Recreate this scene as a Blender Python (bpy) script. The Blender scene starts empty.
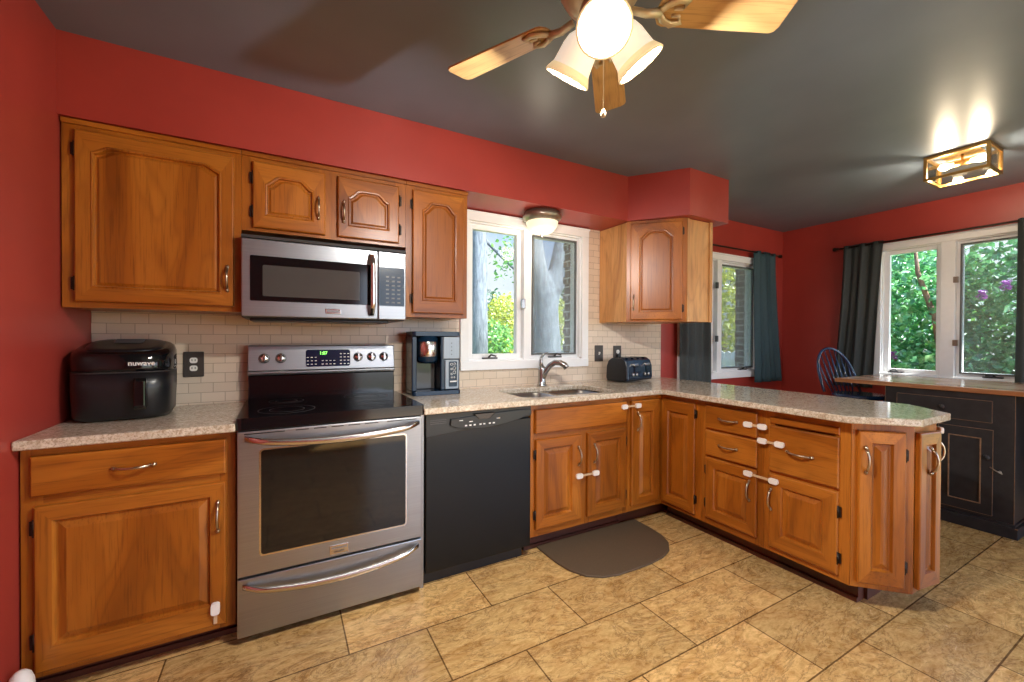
import bpy, bmesh, math, random
from mathutils import Vector, Matrix, geometry
random.seed(7)
S = bpy.context.scene
COL = S.collection
PI = math.pi

# ------------------------------------------------------------------ camera
cam_d = bpy.data.cameras.new('camera'); cam = bpy.data.objects.new('camera', cam_d); COL.objects.link(cam)
cam_d.sensor_width = 36.0; cam_d.lens = 14.635; cam_d.clip_start = 0.05; cam_d.clip_end = 200
cr = Vector((0.87532814, -0.48350709, 0.00464182)); cu = Vector((-0.000167, 0.00929677, 0.99995677)); cf = Vector((0.48352934, 0.87529107, -0.00805677))
m = Matrix((cr, cu, -cf)).transposed().to_4x4(); m.translation = Vector((0.77924, -2.65078, 1.25126))
cam.matrix_world = m
S.camera = cam
S.view_settings.view_transform = 'Standard'; S.view_settings.look = 'None'; S.view_settings.gamma = 1.0
S.view_settings.use_curve_mapping = False
S.view_settings.exposure = 0.9
try: S.cycles.max_bounces = 10; S.cycles.transparent_max_bounces = 16; S.cycles.caustics_reflective = False; S.cycles.caustics_refractive = False; S.cycles.sample_clamp_indirect = 4.0
except Exception: pass

# ------------------------------------------------------------------ sky
W = bpy.data.worlds.new('sky'); S.world = W; W.use_nodes = True
nt = W.node_tree; nt.nodes.clear()
def wn(t, **k):
    n = nt.nodes.new(t)
    for a, b in k.items(): setattr(n, a, b)
    return n
tc = wn('ShaderNodeTexCoord'); sep = wn('ShaderNodeSeparateXYZ'); nt.links.new(tc.outputs['Generated'], sep.inputs[0])
rmp = wn('ShaderNodeValToRGB'); nt.links.new(sep.outputs[2], rmp.inputs[0])
el = rmp.color_ramp.elements
el[0].position = 0.0; el[0].color = (0.34, 0.33, 0.31, 1)
el[1].position = 1.0; el[1].color = (0.16, 0.34, 0.78, 1)
e = el.new(0.01); e.color = (0.80, 0.88, 1.0, 1)
e = el.new(0.25); e.color = (0.42, 0.64, 1.0, 1)
nz = wn('ShaderNodeTexNoise'); nz.inputs['Scale'].default_value = 3.2; nz.inputs['Detail'].default_value = 6
nt.links.new(tc.outputs['Generated'], nz.inputs['Vector'])
cl = wn('ShaderNodeValToRGB'); cl.color_ramp.elements[0].position = 0.5; cl.color_ramp.elements[1].position = 0.68
nt.links.new(nz.outputs[0], cl.inputs[0])
mx = wn('ShaderNodeMixRGB'); nt.links.new(cl.outputs[0], mx.inputs[0]); nt.links.new(rmp.outputs[0], mx.inputs[1]); mx.inputs[2].default_value = (0.95, 0.97, 1, 1)
# the sky is brightest on the sun's side (-y)
sg_ = wn('ShaderNodeMapRange'); sg_.inputs['From Min'].default_value = -1; sg_.inputs['From Max'].default_value = 0.6; sg_.inputs['To Min'].default_value = 2.9; sg_.inputs['To Max'].default_value = 0.62
nt.links.new(sep.outputs[1], sg_.inputs['Value'])
bg = wn('ShaderNodeBackground'); nt.links.new(sg_.outputs[0], bg.inputs[1])
nt.links.new(mx.outputs[0], bg.inputs[0]); wo = wn('ShaderNodeOutputWorld'); nt.links.new(bg.outputs[0], wo.inputs[0])

# ------------------------------------------------------------------ sun
sd = bpy.data.lights.new('sun', 'SUN'); sd.energy = 13.0; sd.angle = math.radians(2); sd.color = (1, 0.95, 0.86)
so = bpy.data.objects.new('sun', sd); COL.objects.link(so)
so.rotation_euler = Vector((-0.32, 0.55, -0.80)).to_track_quat('-Z', 'Y').to_euler()
so.location = (2, -8, 9)

def lamp(name, loc, energy, color, size=0.05, kind='POINT', rot=None, spot=None):
    d = bpy.data.lights.new(name, kind); d.energy = energy; d.color = color
    d.shadow_soft_size = size
    if spot: d.spot_size = spot; d.spot_blend = 0.6
    o = bpy.data.objects.new(name, d); o.location = loc
    if rot is not None: o.rotation_euler = rot
    COL.objects.link(o); return o

# ------------------------------------------------------------------ materials
def srgb(r, g, b):
    def f(c):
        c /= 255.0
        return c / 12.92 if c <= 0.04045 else ((c + 0.055) / 1.055) ** 2.4
    return (f(r), f(g), f(b), 1)
class NM:
    def __init__(s, name):
        s.m = bpy.data.materials.new(name); s.m.use_nodes = True; s.t = s.m.node_tree
        s.b = s.t.nodes['Principled BSDF']; s.out = s.t.nodes['Material Output']
    def n(s, t, **k):
        n = s.t.nodes.new(t)
        for a, b in k.items(): setattr(n, a, b)
        return n
    def l(s, a, b): s.t.links.new(a, b)
    def coords(s, scale=(1, 1, 1), loc=(0, 0, 0), rot=(0, 0, 0)):
        c = s.n('ShaderNodeTexCoord'); mp = s.n('ShaderNodeMapping')
        mp.inputs['Scale'].default_value = scale; mp.inputs['Location'].default_value = loc; mp.inputs['Rotation'].default_value = rot
        s.l(c.outputs['Object'], mp.inputs['Vector']); return mp.outputs[0]
    def noise(s, v, scale, detail=4, rough=0.5, dist=0.0):
        n = s.n('ShaderNodeTexNoise'); n.inputs['Scale'].default_value = scale; n.inputs['Detail'].default_value = detail
        n.inputs['Roughness'].default_value = rough; n.inputs['Distortion'].default_value = dist
        s.l(v, n.inputs['Vector']); return n.outputs[0]
    def ramp(s, v, stops):
        r = s.n('ShaderNodeValToRGB'); els = r.color_ramp.elements
        while len(els) < len(stops): els.new(0.5)
        for e, (p, c) in zip(els, stops): e.position = p; e.color = c
        s.l(v, r.inputs[0]); return r.outputs[0]
    def mix(s, f, a, b, mode='MIX'):
        x = s.n('ShaderNodeMixRGB', blend_type=mode)
        for i, v in enumerate((f, a, b)):
            if hasattr(v, 'links'): s.l(v, x.inputs[i])
            elif i == 0: x.inputs[0].default_value = v
            else: x.inputs[i].default_value = v
        return x.outputs[0]
    def col(s, v):
        if hasattr(v, 'links'): s.l(v, s.b.inputs['Base Color'])
        else: s.b.inputs['Base Color'].default_value = v
    def set(s, **k):
        for a, v in k.items(): s.b.inputs[a.replace('_', ' ')].default_value = v
    def bump(s, v, strength=0.2, dist=0.002):
        bn = s.n('ShaderNodeBump'); bn.inputs['Strength'].default_value = strength; bn.inputs['Distance'].default_value = dist
        s.l(v, bn.inputs['Height']); s.l(bn.outputs[0], s.b.inputs['Normal'])

def plain(name, c, rough=0.5, metal=0.0, var=0.06, vs=25, bump=0.0, spec=0.5):
    x = NM(name); v = x.coords(); f = x.noise(v, vs, 4)
    a = tuple(i * (1 - var) for i in c[:3]) + (1,); b = tuple(min(1, i * (1 + var)) for i in c[:3]) + (1,)
    x.col(x.ramp(f, [(0.3, a), (0.7, b)])); x.set(Roughness=rough, Metallic=metal); x.b.inputs['Specular IOR Level'].default_value = spec
    if bump: x.bump(f, bump)
    return x.m
def wood(name, axis, light, mid, dark, rough=0.33, fine=1.0):
    x = NM(name)
    sc = [5, 5, 5]; sc['xyz'.index(axis)] = 0.9
    v = x.coords(tuple(sc))
    big = x.noise(v, 1.0, 2, 0.5, 0.8)
    mu = x.n('ShaderNodeMath', operation='MULTIPLY'); mu.inputs[1].default_value = 9.0; x.l(big, mu.inputs[0])
    fr_ = x.n('ShaderNodeMath', operation='PINGPONG'); fr_.inputs[1].default_value = 0.5; x.l(mu.outputs[0], fr_.inputs[0])
    sc2 = [150 * fine] * 3; sc2['xyz'.index(axis)] = 5.5
    v2 = x.coords(tuple(sc2)); pores = x.noise(v2, 1.0, 3, 0.6)
    c = x.ramp(big, [(0.30, dark), (0.5, mid), (0.72, light)])
    c = x.mix(0.55, c, x.ramp(fr_.outputs[0], [(0.0, (0.74, 0.70, 0.66, 1)), (0.22, (1, 1, 1, 1)), (0.5, (1.08, 1.08, 1.08, 1))]), 'MULTIPLY')
    pr = x.ramp(pores, [(0.34, (0.55, 0.50, 0.46, 1)), (0.48, (1, 1, 1, 1))])
    c = x.mix(0.6, c, pr, 'MULTIPLY')
    oi = x.n('ShaderNodeObjectInfo')
    rr = x.ramp(oi.outputs['Random'], [(0, (0.90, 0.88, 0.86, 1)), (1, (1.08, 1.08, 1.08, 1))])
    c = x.mix(1.0, c, rr, 'MULTIPLY')
    x.col(c); x.set(Roughness=rough); x.bump(pores, 0.08, 0.0006)
    return x.m
OL, OM, OD = srgb(186, 116, 40), srgb(161, 92, 23), srgb(132, 71, 16)
M = {}
M['oak_z'] = wood('oak vertical grain', 'z', OL, OM, OD)
M['oak_x'] = wood('oak grain along x', 'x', OL, OM, OD)
M['oak_y'] = wood('oak grain along y', 'y', OL, OM, OD)
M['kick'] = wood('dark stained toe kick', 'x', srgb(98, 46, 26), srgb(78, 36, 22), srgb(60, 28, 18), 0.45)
M['side'] = wood('pale oak side panel', 'z', srgb(214, 166, 108), srgb(196, 144, 88), srgb(170, 116, 64), 0.36)
M['desk_top_lit'] = wood('worn planked desk top with window light in colour', 'y', srgb(232, 206, 184), srgb(218, 186, 160), srgb(190, 152, 124), 0.2, 0.6)  # window glare on the top is put into this paler wood colour
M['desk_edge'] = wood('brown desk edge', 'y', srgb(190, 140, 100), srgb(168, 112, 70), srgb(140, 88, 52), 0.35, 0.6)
M['blade'] = wood('pale oak fan blade', 'x', srgb(222, 190, 140), srgb(208, 172, 118), srgb(186, 148, 96), 0.4)
# red wall paint
def paint(name, c, rough):
    x = NM(name); v = x.coords(); f = x.noise(v, 3, 3); g = x.noise(v, 220, 2)
    a = tuple(i * 0.94 for i in c[:3]) + (1,); b = tuple(i * 1.05 for i in c[:3]) + (1,)
    x.col(x.ramp(f, [(0.35, a), (0.65, b)])); x.set(Roughness=rough); x.bump(g, 0.08, 0.0008); return x.m
M['red'] = paint('brick red wall paint', srgb(162, 58, 49), 0.40)
M['ceiling'] = paint('charcoal ceiling paint', srgb(108, 121, 138), 0.38)
M['white_paint'] = plain('white painted window trim', srgb(238, 240, 242), 0.4, 0, 0.015)
M['ext_white'] = plain('white siding', srgb(225, 228, 232), 0.6)
# floor tile
x = NM('tan stone floor tile')
v = x.coords((1, 1, 1), (-1.324 + 0.625 * 8, 0.917 + 0.3125 * 20, 0))
br = x.n('ShaderNodeTexBrick'); br.offset = 0.5; br.offset_frequency = 2; br.squash = 1.0
x.l(v, br.inputs['Vector'])
for k, val in (('Scale', 1.0), ('Brick Width', 0.625), ('Row Height', 0.3125), ('Mortar Size', 0.0032), ('Mortar Smooth', 0.1), ('Bias', 0.0)): br.inputs[k].default_value = val
br.inputs['Color1'].default_value = (0.82, 0.82, 0.80, 1); br.inputs['Color2'].default_value = (1.1, 1.07, 1.03, 1); br.inputs['Mortar'].default_value = (0.26, 0.22, 0.19, 1)
vo = x.coords((1.6, 4.2, 1), rot=(0, 0, 0.62)); f1 = x.noise(vo, 1.3, 8, 0.66, 2.2)
f2 = x.noise(x.coords((1.5, 3.2, 1), rot=(0, 0, 0.62)), 11, 9, 0.78, 1.2)
f3 = x.noise(x.coords((1.2, 2.6, 1), (3, 1, 0), rot=(0, 0, 0.5)), 2.3, 9, 0.72, 1.8)
sb = x.n('ShaderNodeMath', operation='SUBTRACT'); sb.inputs[1].default_value = 0.5; x.l(f3, sb.inputs[0])
ab = x.n('ShaderNodeMath', operation='ABSOLUTE'); x.l(sb.outputs[0], ab.inputs[0])
c = x.ramp(f1, [(0.30, srgb(160, 112, 54)), (0.44, srgb(204, 154, 84)), (0.56, srgb(226, 184, 114)), (0.72, srgb(188, 138, 72))])
c = x.mix(0.42, c, x.ramp(f2, [(0.36, srgb(120, 86, 48)), (0.58, srgb(234, 202, 148))]))
c = x.mix(x.ramp(ab.outputs[0], [(0.0, (0.6, 0.6, 0.6, 1)), (0.022, (0, 0, 0, 1))]), c, srgb(104, 72, 42))
c = x.mix(1.0, c, br.outputs['Color'], 'MULTIPLY'); x.col(c)
rg = x.ramp(f2, [(0.3, (0.15, 0.15, 0.15, 1)), (0.7, (0.30, 0.30, 0.30, 1))]); x.l(rg, x.b.inputs['Roughness'])
hb = x.mix(0.5, x.ramp(br.outputs['Fac'], [(0.0, (1, 1, 1, 1)), (1, (0, 0, 0, 1))]), f2); x.bump(hb, 0.25, 0.003)
M['floor'] = x.m
# backsplash
x = NM('cream subway tile')
cc = x.n('ShaderNodeTexCoord'); sp = x.n('ShaderNodeSeparateXYZ'); cb = x.n('ShaderNodeCombineXYZ')
x.l(cc.outputs['Object'], sp.inputs[0]); x.l(sp.outputs[0], cb.inputs[0]); x.l(sp.outputs[2], cb.inputs[1])
mp = x.n('ShaderNodeMapping'); mp.inputs['Location'].default_value = (-0.054 + 1.03, -1.011 + 1.0, 0); x.l(cb.outputs[0], mp.inputs[0])
br = x.n('ShaderNodeTexBrick'); br.offset = 0.5; br.offset_frequency = 2; x.l(mp.outputs[0], br.inputs['Vector'])
for k, val in (('Scale', 1.0), ('Brick Width', 0.103), ('Row Height', 0.05), ('Mortar Size', 0.0016), ('Mortar Smooth', 0.2), ('Bias', 0.0)): br.inputs[k].default_value = val
br.inputs['Color1'].default_value = srgb(224, 206, 184); br.inputs['Color2'].default_value = srgb(214, 196, 174); br.inputs['Mortar'].default_value = srgb(176, 158, 138)
x.col(br.outputs['Color']); x.set(Roughness=0.25); x.bump(x.ramp(br.outputs['Fac'], [(0, (1, 1, 1, 1)), (1, (0, 0, 0, 1))]), 0.5, 0.002)
M['tile'] = x.m
# granite
x = NM('speckled granite'); v = x.coords()
a = x.noise(v, 70, 7, 0.80, 0.4); b = x.noise(x.coords((1, 2.2, 1), rot=(0, 0, 0.4)), 13, 6, 0.75, 1.2); vor = x.n('ShaderNodeTexVoronoi'); vor.inputs['Scale'].default_value = 150; x.l(v, vor.inputs['Vector'])
c = x.ramp(a, [(0.32, srgb(78, 58, 44)), (0.43, srgb(156, 136, 108)), (0.52, srgb(214, 205, 184)), (0.64, srgb(230, 228, 220))])
c = x.mix(x.ramp(b, [(0.42, (0, 0, 0, 1)), (0.62, (0.6, 0.6, 0.6, 1))]), c, srgb(150, 116, 80))
c = x.mix(0.30, c, x.ramp(vor.outputs['Distance'], [(0.0, srgb(120, 104, 90)), (0.5, srgb(226, 214, 196))]))
x.col(c); x.set(Roughness=0.10); M['granite'] = x.m
# metals
def brushed(name, c, rough, axis='x'):
    x = NM(name); sc = [260, 260, 260]; sc['xyz'.index(axis)] = 2.5
    f = x.noise(x.coords(tuple(sc)), 1, 2)
    x.col(x.ramp(f, [(0.3, tuple(i * 0.9 for i in c[:3]) + (1,)), (0.7, c)])); x.set(Metallic=1.0, Roughness=rough)
    x.bump(f, 0.06, 0.0005); return x.m
M['steel'] = brushed('brushed stainless steel', srgb(168, 170, 174), 0.34)
M['steel_dull'] = brushed('dull silver plate', srgb(142, 148, 154), 0.42, 'z')
M['steel_bright'] = plain('polished steel', srgb(212, 208, 204), 0.18, 1.0, 0.02)
M['pull'] = plain('antique pewter pull', srgb(186, 172, 152), 0.28, 1.0, 0.05)
M['nickel'] = plain('brushed nickel', srgb(176, 176, 176), 0.25, 1.0, 0.03)
M['iron'] = plain('dark bronze hinge', srgb(52, 40, 32), 0.45, 0.6, 0.1)
M['bronze_pan'] = plain('brushed bronze fixture', srgb(150, 138, 124), 0.35, 0.8, 0.05)
M['gold'] = plain('aged brass fixture', srgb(176, 138, 78), 0.32, 0.9, 0.06)
M['cream_metal'] = plain('antique white and brass', srgb(206, 190, 158), 0.35, 0.4, 0.12)
M['black_gloss'] = plain('black gloss', srgb(14, 15, 18), 0.10, 0, 0.02)
M['black_plastic'] = plain('black plastic', srgb(22, 23, 27), 0.32, 0, 0.05)
M['navy_plastic'] = plain('blue black plastic', srgb(16, 40, 62), 0.22, 0, 0.05)
M['dw_panel'] = plain('dark grey control panel', srgb(38, 40, 41), 0.25, 0, 0.03, 25, 0, 0.4)
M['dw_black'] = plain('black dishwasher enamel', srgb(13, 14, 14), 0.22, 0, 0.05, 8, 0, 0.35)
M['grey_dark'] = plain('dark grey', srgb(66, 64, 64), 0.4)
M['bronze_plate'] = plain('dark bronze wall plate', srgb(72, 66, 62), 0.42, 0.3)
M['white_plastic'] = plain('white plastic', srgb(238, 234, 228), 0.35)
M['clear_strap'] = plain('translucent strap', srgb(206, 176, 140), 0.3)
M['mat'] = plain('brown rubber mat', srgb(92, 76, 58), 0.6, 0, 0.08, 140, 0.3)
M['curtain'] = plain('charcoal curtain cloth', srgb(56, 62, 62), 0.75, 0, 0.10, 60)
M['curtain_teal'] = plain('dark teal curtain cloth', srgb(40, 66, 74), 0.7, 0, 0.12, 60)
M['desk_black'] = plain('worn black paint', srgb(44, 44, 46), 0.5, 0, 0.22, 18, 0.1)
M['desk_wear'] = plain('rubbed bare wood edge', srgb(150, 118, 88), 0.6, 0, 0.3, 40)
M['chair_blue'] = plain('dark blue chair paint', srgb(30, 56, 90), 0.12, 0, 0.06)
M['chair_blue'].node_tree.nodes['Principled BSDF'].inputs['Coat Weight'].default_value = 1.0; M['chair_blue'].node_tree.nodes['Principled BSDF'].inputs['Coat Roughness'].default_value = 0.15
M['screen_frame'] = plain('grey screen frame', srgb(92, 94, 94), 0.45)
M['display_blue'] = plain('navy display', srgb(20, 28, 58), 0.15, 0, 0.05)
M['ink_white'] = plain('white print', srgb(226, 226, 226), 0.5)
M['ink_grey'] = plain('grey print', srgb(120, 122, 126), 0.5)
def emis(name, c, s):
    x = NM(name); f = x.noise(x.coords(), 20, 2)
    x.b.inputs['Emission Strength'].default_value = s
    x.l(x.ramp(f, [(0.3, tuple(i * 0.95 for i in c[:3]) + (1,)), (0.7, c)]), x.b.inputs['Emission Color']); x.col(c); x.set(Roughness=0.4); return x.m
M['led_green'] = emis('green display digits', srgb(120, 230, 90), 1.6)
M['bulb'] = emis('lit bulb', (1.0, 0.80, 0.50, 1), 7)
M['shade'] = emis('lit frosted glass shade', (1.0, 0.92, 0.74, 1), 0.34)
M['shade_rim'] = emis('lit amber shade rim', (1.0, 0.80, 0.45, 1), 0.30)
M['dome'] = emis('lit frosted glass dome', (1.0, 0.88, 0.66, 1), 0.36)
# glass
def glass(name, tint, refl, haze=0.0, hazecol=(0.5, 0.5, 0.5, 1)):
    x = NM(name); t = x.t; t.nodes.remove(x.b)
    tr = x.n('ShaderNodeBsdfTransparent'); tr.inputs[0].default_value = tint
    gl = x.n('ShaderNodeBsdfGlossy'); gl.inputs['Roughness'].default_value = 0.02
    fr = x.n('ShaderNodeFresnel'); fr.inputs[0].default_value = 1.45
    mu = x.n('ShaderNodeMath', operation='MULTIPLY'); mu.inputs[1].default_value = refl; x.l(fr.outputs[0], mu.inputs[0])
    m1 = x.n('ShaderNodeMixShader'); x.l(mu.outputs[0], m1.inputs[0]); x.l(tr.outputs[0], m1.inputs[1]); x.l(gl.outputs[0], m1.inputs[2])
    last = m1.outputs[0]
    if haze:
        df = x.n('ShaderNodeBsdfDiffuse'); df.inputs[0].default_value = hazecol
        m2 = x.n('ShaderNodeMixShader'); m2.inputs[0].default_value = haze; x.l(last, m2.inputs[1]); x.l(df.outputs[0], m2.inputs[2]); last = m2.outputs[0]
    x.l(last, x.out.inputs[0]); return x.m
M['pane'] = glass('window glass', (0.96, 0.98, 0.98, 1), 0.22)
M['screen'] = glass('insect screen', (0.80, 0.82, 0.83, 1), 0.2, 0.14, (0.62, 0.68, 0.72, 1))
M['clear'] = glass('clear lantern glass', (0.97, 0.96, 0.93, 1), 0.8)
# dark appliance glass
x = NM('dark appliance glass'); f = x.noise(x.coords(), 6, 2); x.col(x.ramp(f, [(0, srgb(20, 20, 20)), (1, srgb(27, 26, 25))])); x.set(Roughness=0.05); M['oven_glass'] = x.m
x = NM('grey appliance glass'); f = x.noise(x.coords(), 6, 2); x.col(x.ramp(f, [(0, srgb(70, 70, 70)), (1, srgb(82, 80, 78))])); x.set(Roughness=0.08); M['mw_glass'] = x.m
# outdoors
def leaf(name, a, b, c):
    x = NM(name); v = x.coords(); f = x.noise(v, 9, 4, 0.7); colr = x.ramp(f, [(0.33, a), (0.5, b), (0.68, c)])
    t = x.t; t.nodes.remove(x.b)
    d = x.n('ShaderNodeBsdfDiffuse'); tl = x.n('ShaderNodeBsdfTranslucent'); g = x.n('ShaderNodeBsdfGlossy'); g.inputs['Roughness'].default_value = 0.35; g.inputs[0].default_value = (0.9, 0.95, 1, 1)
    x.l(colr, d.inputs[0]); x.l(colr, tl.inputs[0])
    m1 = x.n('ShaderNodeMixShader'); m1.inputs[0].default_value = 0.4; x.l(d.outputs[0], m1.inputs[1]); x.l(tl.outputs[0], m1.inputs[2])
    m2 = x.n('ShaderNodeMixShader'); m2.inputs[0].default_value = 0.08; x.l(m1.outputs[0], m2.inputs[1]); x.l(g.outputs[0], m2.inputs[2])
    x.l(m2.outputs[0], x.out.inputs[0]); return x.m
M['leaf_green'] = leaf('green leaves', srgb(44, 96, 44), srgb(100, 160, 70), srgb(160, 206, 112))
M['leaf_lilac'] = leaf('blue green lilac leaves', srgb(44, 104, 70), srgb(96, 170, 104), srgb(170, 222, 164))
M['leaf_yellow'] = leaf('yellow green leaves', srgb(110, 130, 30), srgb(176, 186, 54), srgb(222, 214, 100))
M['leaf_dark'] = leaf('dark green leaves', srgb(24, 58, 34), srgb(50, 96, 48), srgb(90, 140, 70))
M['flower'] = leaf('purple flowers', srgb(120, 50, 140), srgb(176, 84, 190), srgb(214, 140, 224))
def bark(name, a, b):
    x = NM(name); f = x.noise(x.coords((14, 14, 2.5)), 1.2, 8, 0.7, 1.0); x.col(x.ramp(f, [(0.35, a), (0.65, b)])); x.set(Roughness=0.9); x.bump(f, 1.0, 0.03); return x.m
M['bark_grey'] = bark('grey furrowed bark', srgb(76, 82, 90), srgb(128, 136, 144))
M['bark_brown'] = bark('brown bark', srgb(96, 78, 62), srgb(158, 132, 108))
M['grass'] = plain('lawn', srgb(104, 122, 74), 0.9, 0, 0.3, 20)
M['fence'] = plain('weathered grey fence boards', srgb(128, 138, 142), 0.8, 0, 0.2, 12)
M['roof'] = plain('grey shingles', srgb(110, 104, 104), 0.9, 0, 0.15, 30)
x = NM('brown brick veneer'); cc = x.n('ShaderNodeTexCoord'); sp = x.n('ShaderNodeSeparateXYZ'); cb = x.n('ShaderNodeCombineXYZ'); ad = x.n('ShaderNodeMath', operation='ADD')
x.l(cc.outputs['Object'], sp.inputs[0]); x.l(sp.outputs[0], ad.inputs[0]); x.l(sp.outputs[1], ad.inputs[1]); x.l(ad.outputs[0], cb.inputs[0]); x.l(sp.outputs[2], cb.inputs[1])
br = x.n('ShaderNodeTexBrick'); x.l(cb.outputs[0], br.inputs['Vector'])
for k, val in (('Scale', 1.0), ('Brick Width', 0.21), ('Row Height', 0.07), ('Mortar Size', 0.006)): br.inputs[k].default_value = val
br.inputs['Color1'].default_value = srgb(112, 92, 78); br.inputs['Color2'].default_value = srgb(88, 72, 62); br.inputs['Mortar'].default_value = srgb(190, 186, 178)
x.col(br.outputs['Color']); x.set(Roughness=0.9); M['brick'] = x.m

# ------------------------------------------------------------------ mesh builder
class MB:
    def __init__(s, T=None): s.v = []; s.f = []; s.mi = []; s.sm = []; s.T = T or Matrix.Identity(4)
    def add(s, vs, fs, m=0, smooth=False):
        o = len(s.v); s.v += [tuple(s.T @ Vector(p)) for p in vs]
        for f in fs: s.f.append([o + i for i in f]); s.mi.append(m); s.sm.append(smooth)
        return s
    def box(s, x0, y0, z0, x1, y1, z1, m=0):
        x0, x1 = min(x0, x1), max(x0, x1); y0, y1 = min(y0, y1), max(y0, y1); z0, z1 = min(z0, z1), max(z0, z1)
        return s.add([(x0, y0, z0), (x1, y0, z0), (x1, y1, z0), (x0, y1, z0), (x0, y0, z1), (x1, y0, z1), (x1, y1, z1), (x0, y1, z1)],
                     [(0, 3, 2, 1), (4, 5, 6, 7), (0, 1, 5, 4), (1, 2, 6, 5), (2, 3, 7, 6), (3, 0, 4, 7)], m)
    def loops(s, loops, m=0, smooth=True, cap0=True, cap1=True, closed=True):
        n = len(loops[0]); vs = [p for l in loops for p in l]; fs = []
        for i in range(len(loops) - 1):
            for j in range(n if closed else n - 1):
                k = (j + 1) % n; fs.append((i * n + j, i * n + k, (i + 1) * n + k, (i + 1) * n + j))
        s.add(vs, fs, m, smooth); o = len(s.v) - len(vs)
        if cap0: s.f.append([o + j for j in reversed(range(n))]); s.mi.append(m); s.sm.append(False)
        if cap1: s.f.append([o + (len(loops) - 1) * n + j for j in range(n)]); s.mi.append(m); s.sm.append(False)
        return s
    def tube(s, pts, r, n=10, m=0, smooth=True, flat=1.0):
        pts = [Vector(p) for p in pts]; k = len(pts); rs = r if isinstance(r, (list, tuple)) else [r] * k
        t0 = (pts[1] - pts[0]).normalized(); a = Vector((0, 0, 1)) if abs(t0.z) < 0.9 else Vector((1, 0, 0)); u = t0.cross(a).normalized()
        L = []
        for i, p in enumerate(pts):
            t = (pts[min(i + 1, k - 1)] - pts[max(i - 1, 0)]).normalized()
            u = (u - t * u.dot(t)).normalized(); w = t.cross(u)
            L.append([p + (u * math.cos(2 * PI * j / n) + w * math.sin(2 * PI * j / n) * flat) * rs[i] for j in range(n)])
        return s.loops(L, m, smooth)
    def lathe(s, prof, c=(0, 0, 0), n=24, m=0, axis=(0, 0, 1), smooth=True, cap0=True, cap1=True):
        ax = Vector(axis).normalized(); a = Vector((1, 0, 0)) if abs(ax.x) < 0.9 else Vector((0, 1, 0)); u = a.cross(ax).normalized(); w = ax.cross(u); c = Vector(c)
        return s.loops([[c + ax * z + (u * math.cos(2 * PI * j / n) + w * math.sin(2 * PI * j / n)) * r for j in range(n)] for r, z in prof], m, smooth, cap0, cap1)
    def prism(s, poly, z0, z1, m=0, plane='xy', holes=()):
        def P(p, d): return {'xy': (p[0], p[1], d), 'xz': (p[0], d, p[1]), 'yz': (d, p[0], p[1])}[plane]
        rings = [list(poly)] + [list(h) for h in holes]
        for r in rings:
            n = len(r); vs = [P(p, z0) for p in r] + [P(p, z1) for p in r]
            s.add(vs, [(i, (i + 1) % n, n + (i + 1) % n, n + i) for i in range(n)], m)
        flat = [p for r in rings for p in r]
        if holes or True:
            tris = geometry.tessellate_polygon([[Vector((p[0], p[1], 0)) for p in r] for r in rings])
            s.add([P(p, z0) for p in flat], tris, m); s.add([P(p, z1) for p in flat], tris, m)
        return s
    def build(s, name, mats, parent=None, bevel=0.0, seg=2, solid=0.0, sub=0, weld=True):
        me = bpy.data.meshes.new(name); me.from_pydata(s.v, [], s.f)
        for mt in (mats if isinstance(mats, (list, tuple)) else [mats]): me.materials.append(M[mt])
        me.polygons.foreach_set('material_index', s.mi); me.polygons.foreach_set('use_smooth', s.sm)
        if weld:
            bm = bmesh.new(); bm.from_mesh(me); bmesh.ops.remove_doubles(bm, verts=bm.verts, dist=1e-6); bmesh.ops.recalc_face_normals(bm, faces=bm.faces); bm.to_mesh(me); bm.free()
        o = bpy.data.objects.new(name, me); COL.objects.link(o)
        if parent is not None: put(o, parent)
        if solid: md = o.modifiers.new('solidify', 'SOLIDIFY'); md.thickness = solid; md.offset = 0
        if sub: md = o.modifiers.new('subdivision', 'SUBSURF'); md.levels = sub; md.render_levels = sub
        if bevel: md = o.modifiers.new('bevel', 'BEVEL'); md.width = bevel; md.segments = seg; md.limit_method = 'ANGLE'; md.angle_limit = math.radians(42)
        return o
WORLD = {}
def put(o, parent):
    o.parent = parent; o.matrix_parent_inverse = WORLD.get(parent.name, Matrix.Identity(4)).inverted()
def tag(o, label=None, cat=None, group=None, kind=None):
    for k, v in (('label', label), ('category', cat), ('group', group), ('kind', kind)):
        if v: o[k] = v
    return o
def thing(name, label, cat, loc=(0, 0, 0), group=None, kind=None):
    o = bpy.data.objects.new(name, None); o.empty_display_size = 0.1; o.location = loc; COL.objects.link(o)
    WORLD[o.name] = Matrix.Translation(loc)
    return tag(o, label, cat, group, kind)
def text(name, body, size, origin, right, up, mat, parent, extrude=0.0008, sx=1.0):
    cv = bpy.data.curves.new(name, 'FONT'); cv.body = body; cv.size = size; cv.extrude = extrude; cv.offset = size * 0.02; cv.align_x = 'CENTER'; cv.align_y = 'CENTER'
    tmp = bpy.data.objects.new(name, cv); COL.objects.link(tmp); bpy.context.view_layer.update()
    me = bpy.data.meshes.new_from_object(tmp.evaluated_get(bpy.context.evaluated_depsgraph_get()))
    bpy.data.objects.remove(tmp); bpy.data.curves.remove(cv)
    r = Vector(right).normalized() * sx; u = Vector(up).normalized(); nn = Vector(right).normalized().cross(u)
    mt = Matrix((r, u, nn)).transposed().to_4x4(); mt.translation = Vector(origin); me.transform(mt)
    me.materials.clear(); me.materials.append(M[mat]); o = bpy.data.objects.new(name, me); COL.objects.link(o); put(o, parent); return o
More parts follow.
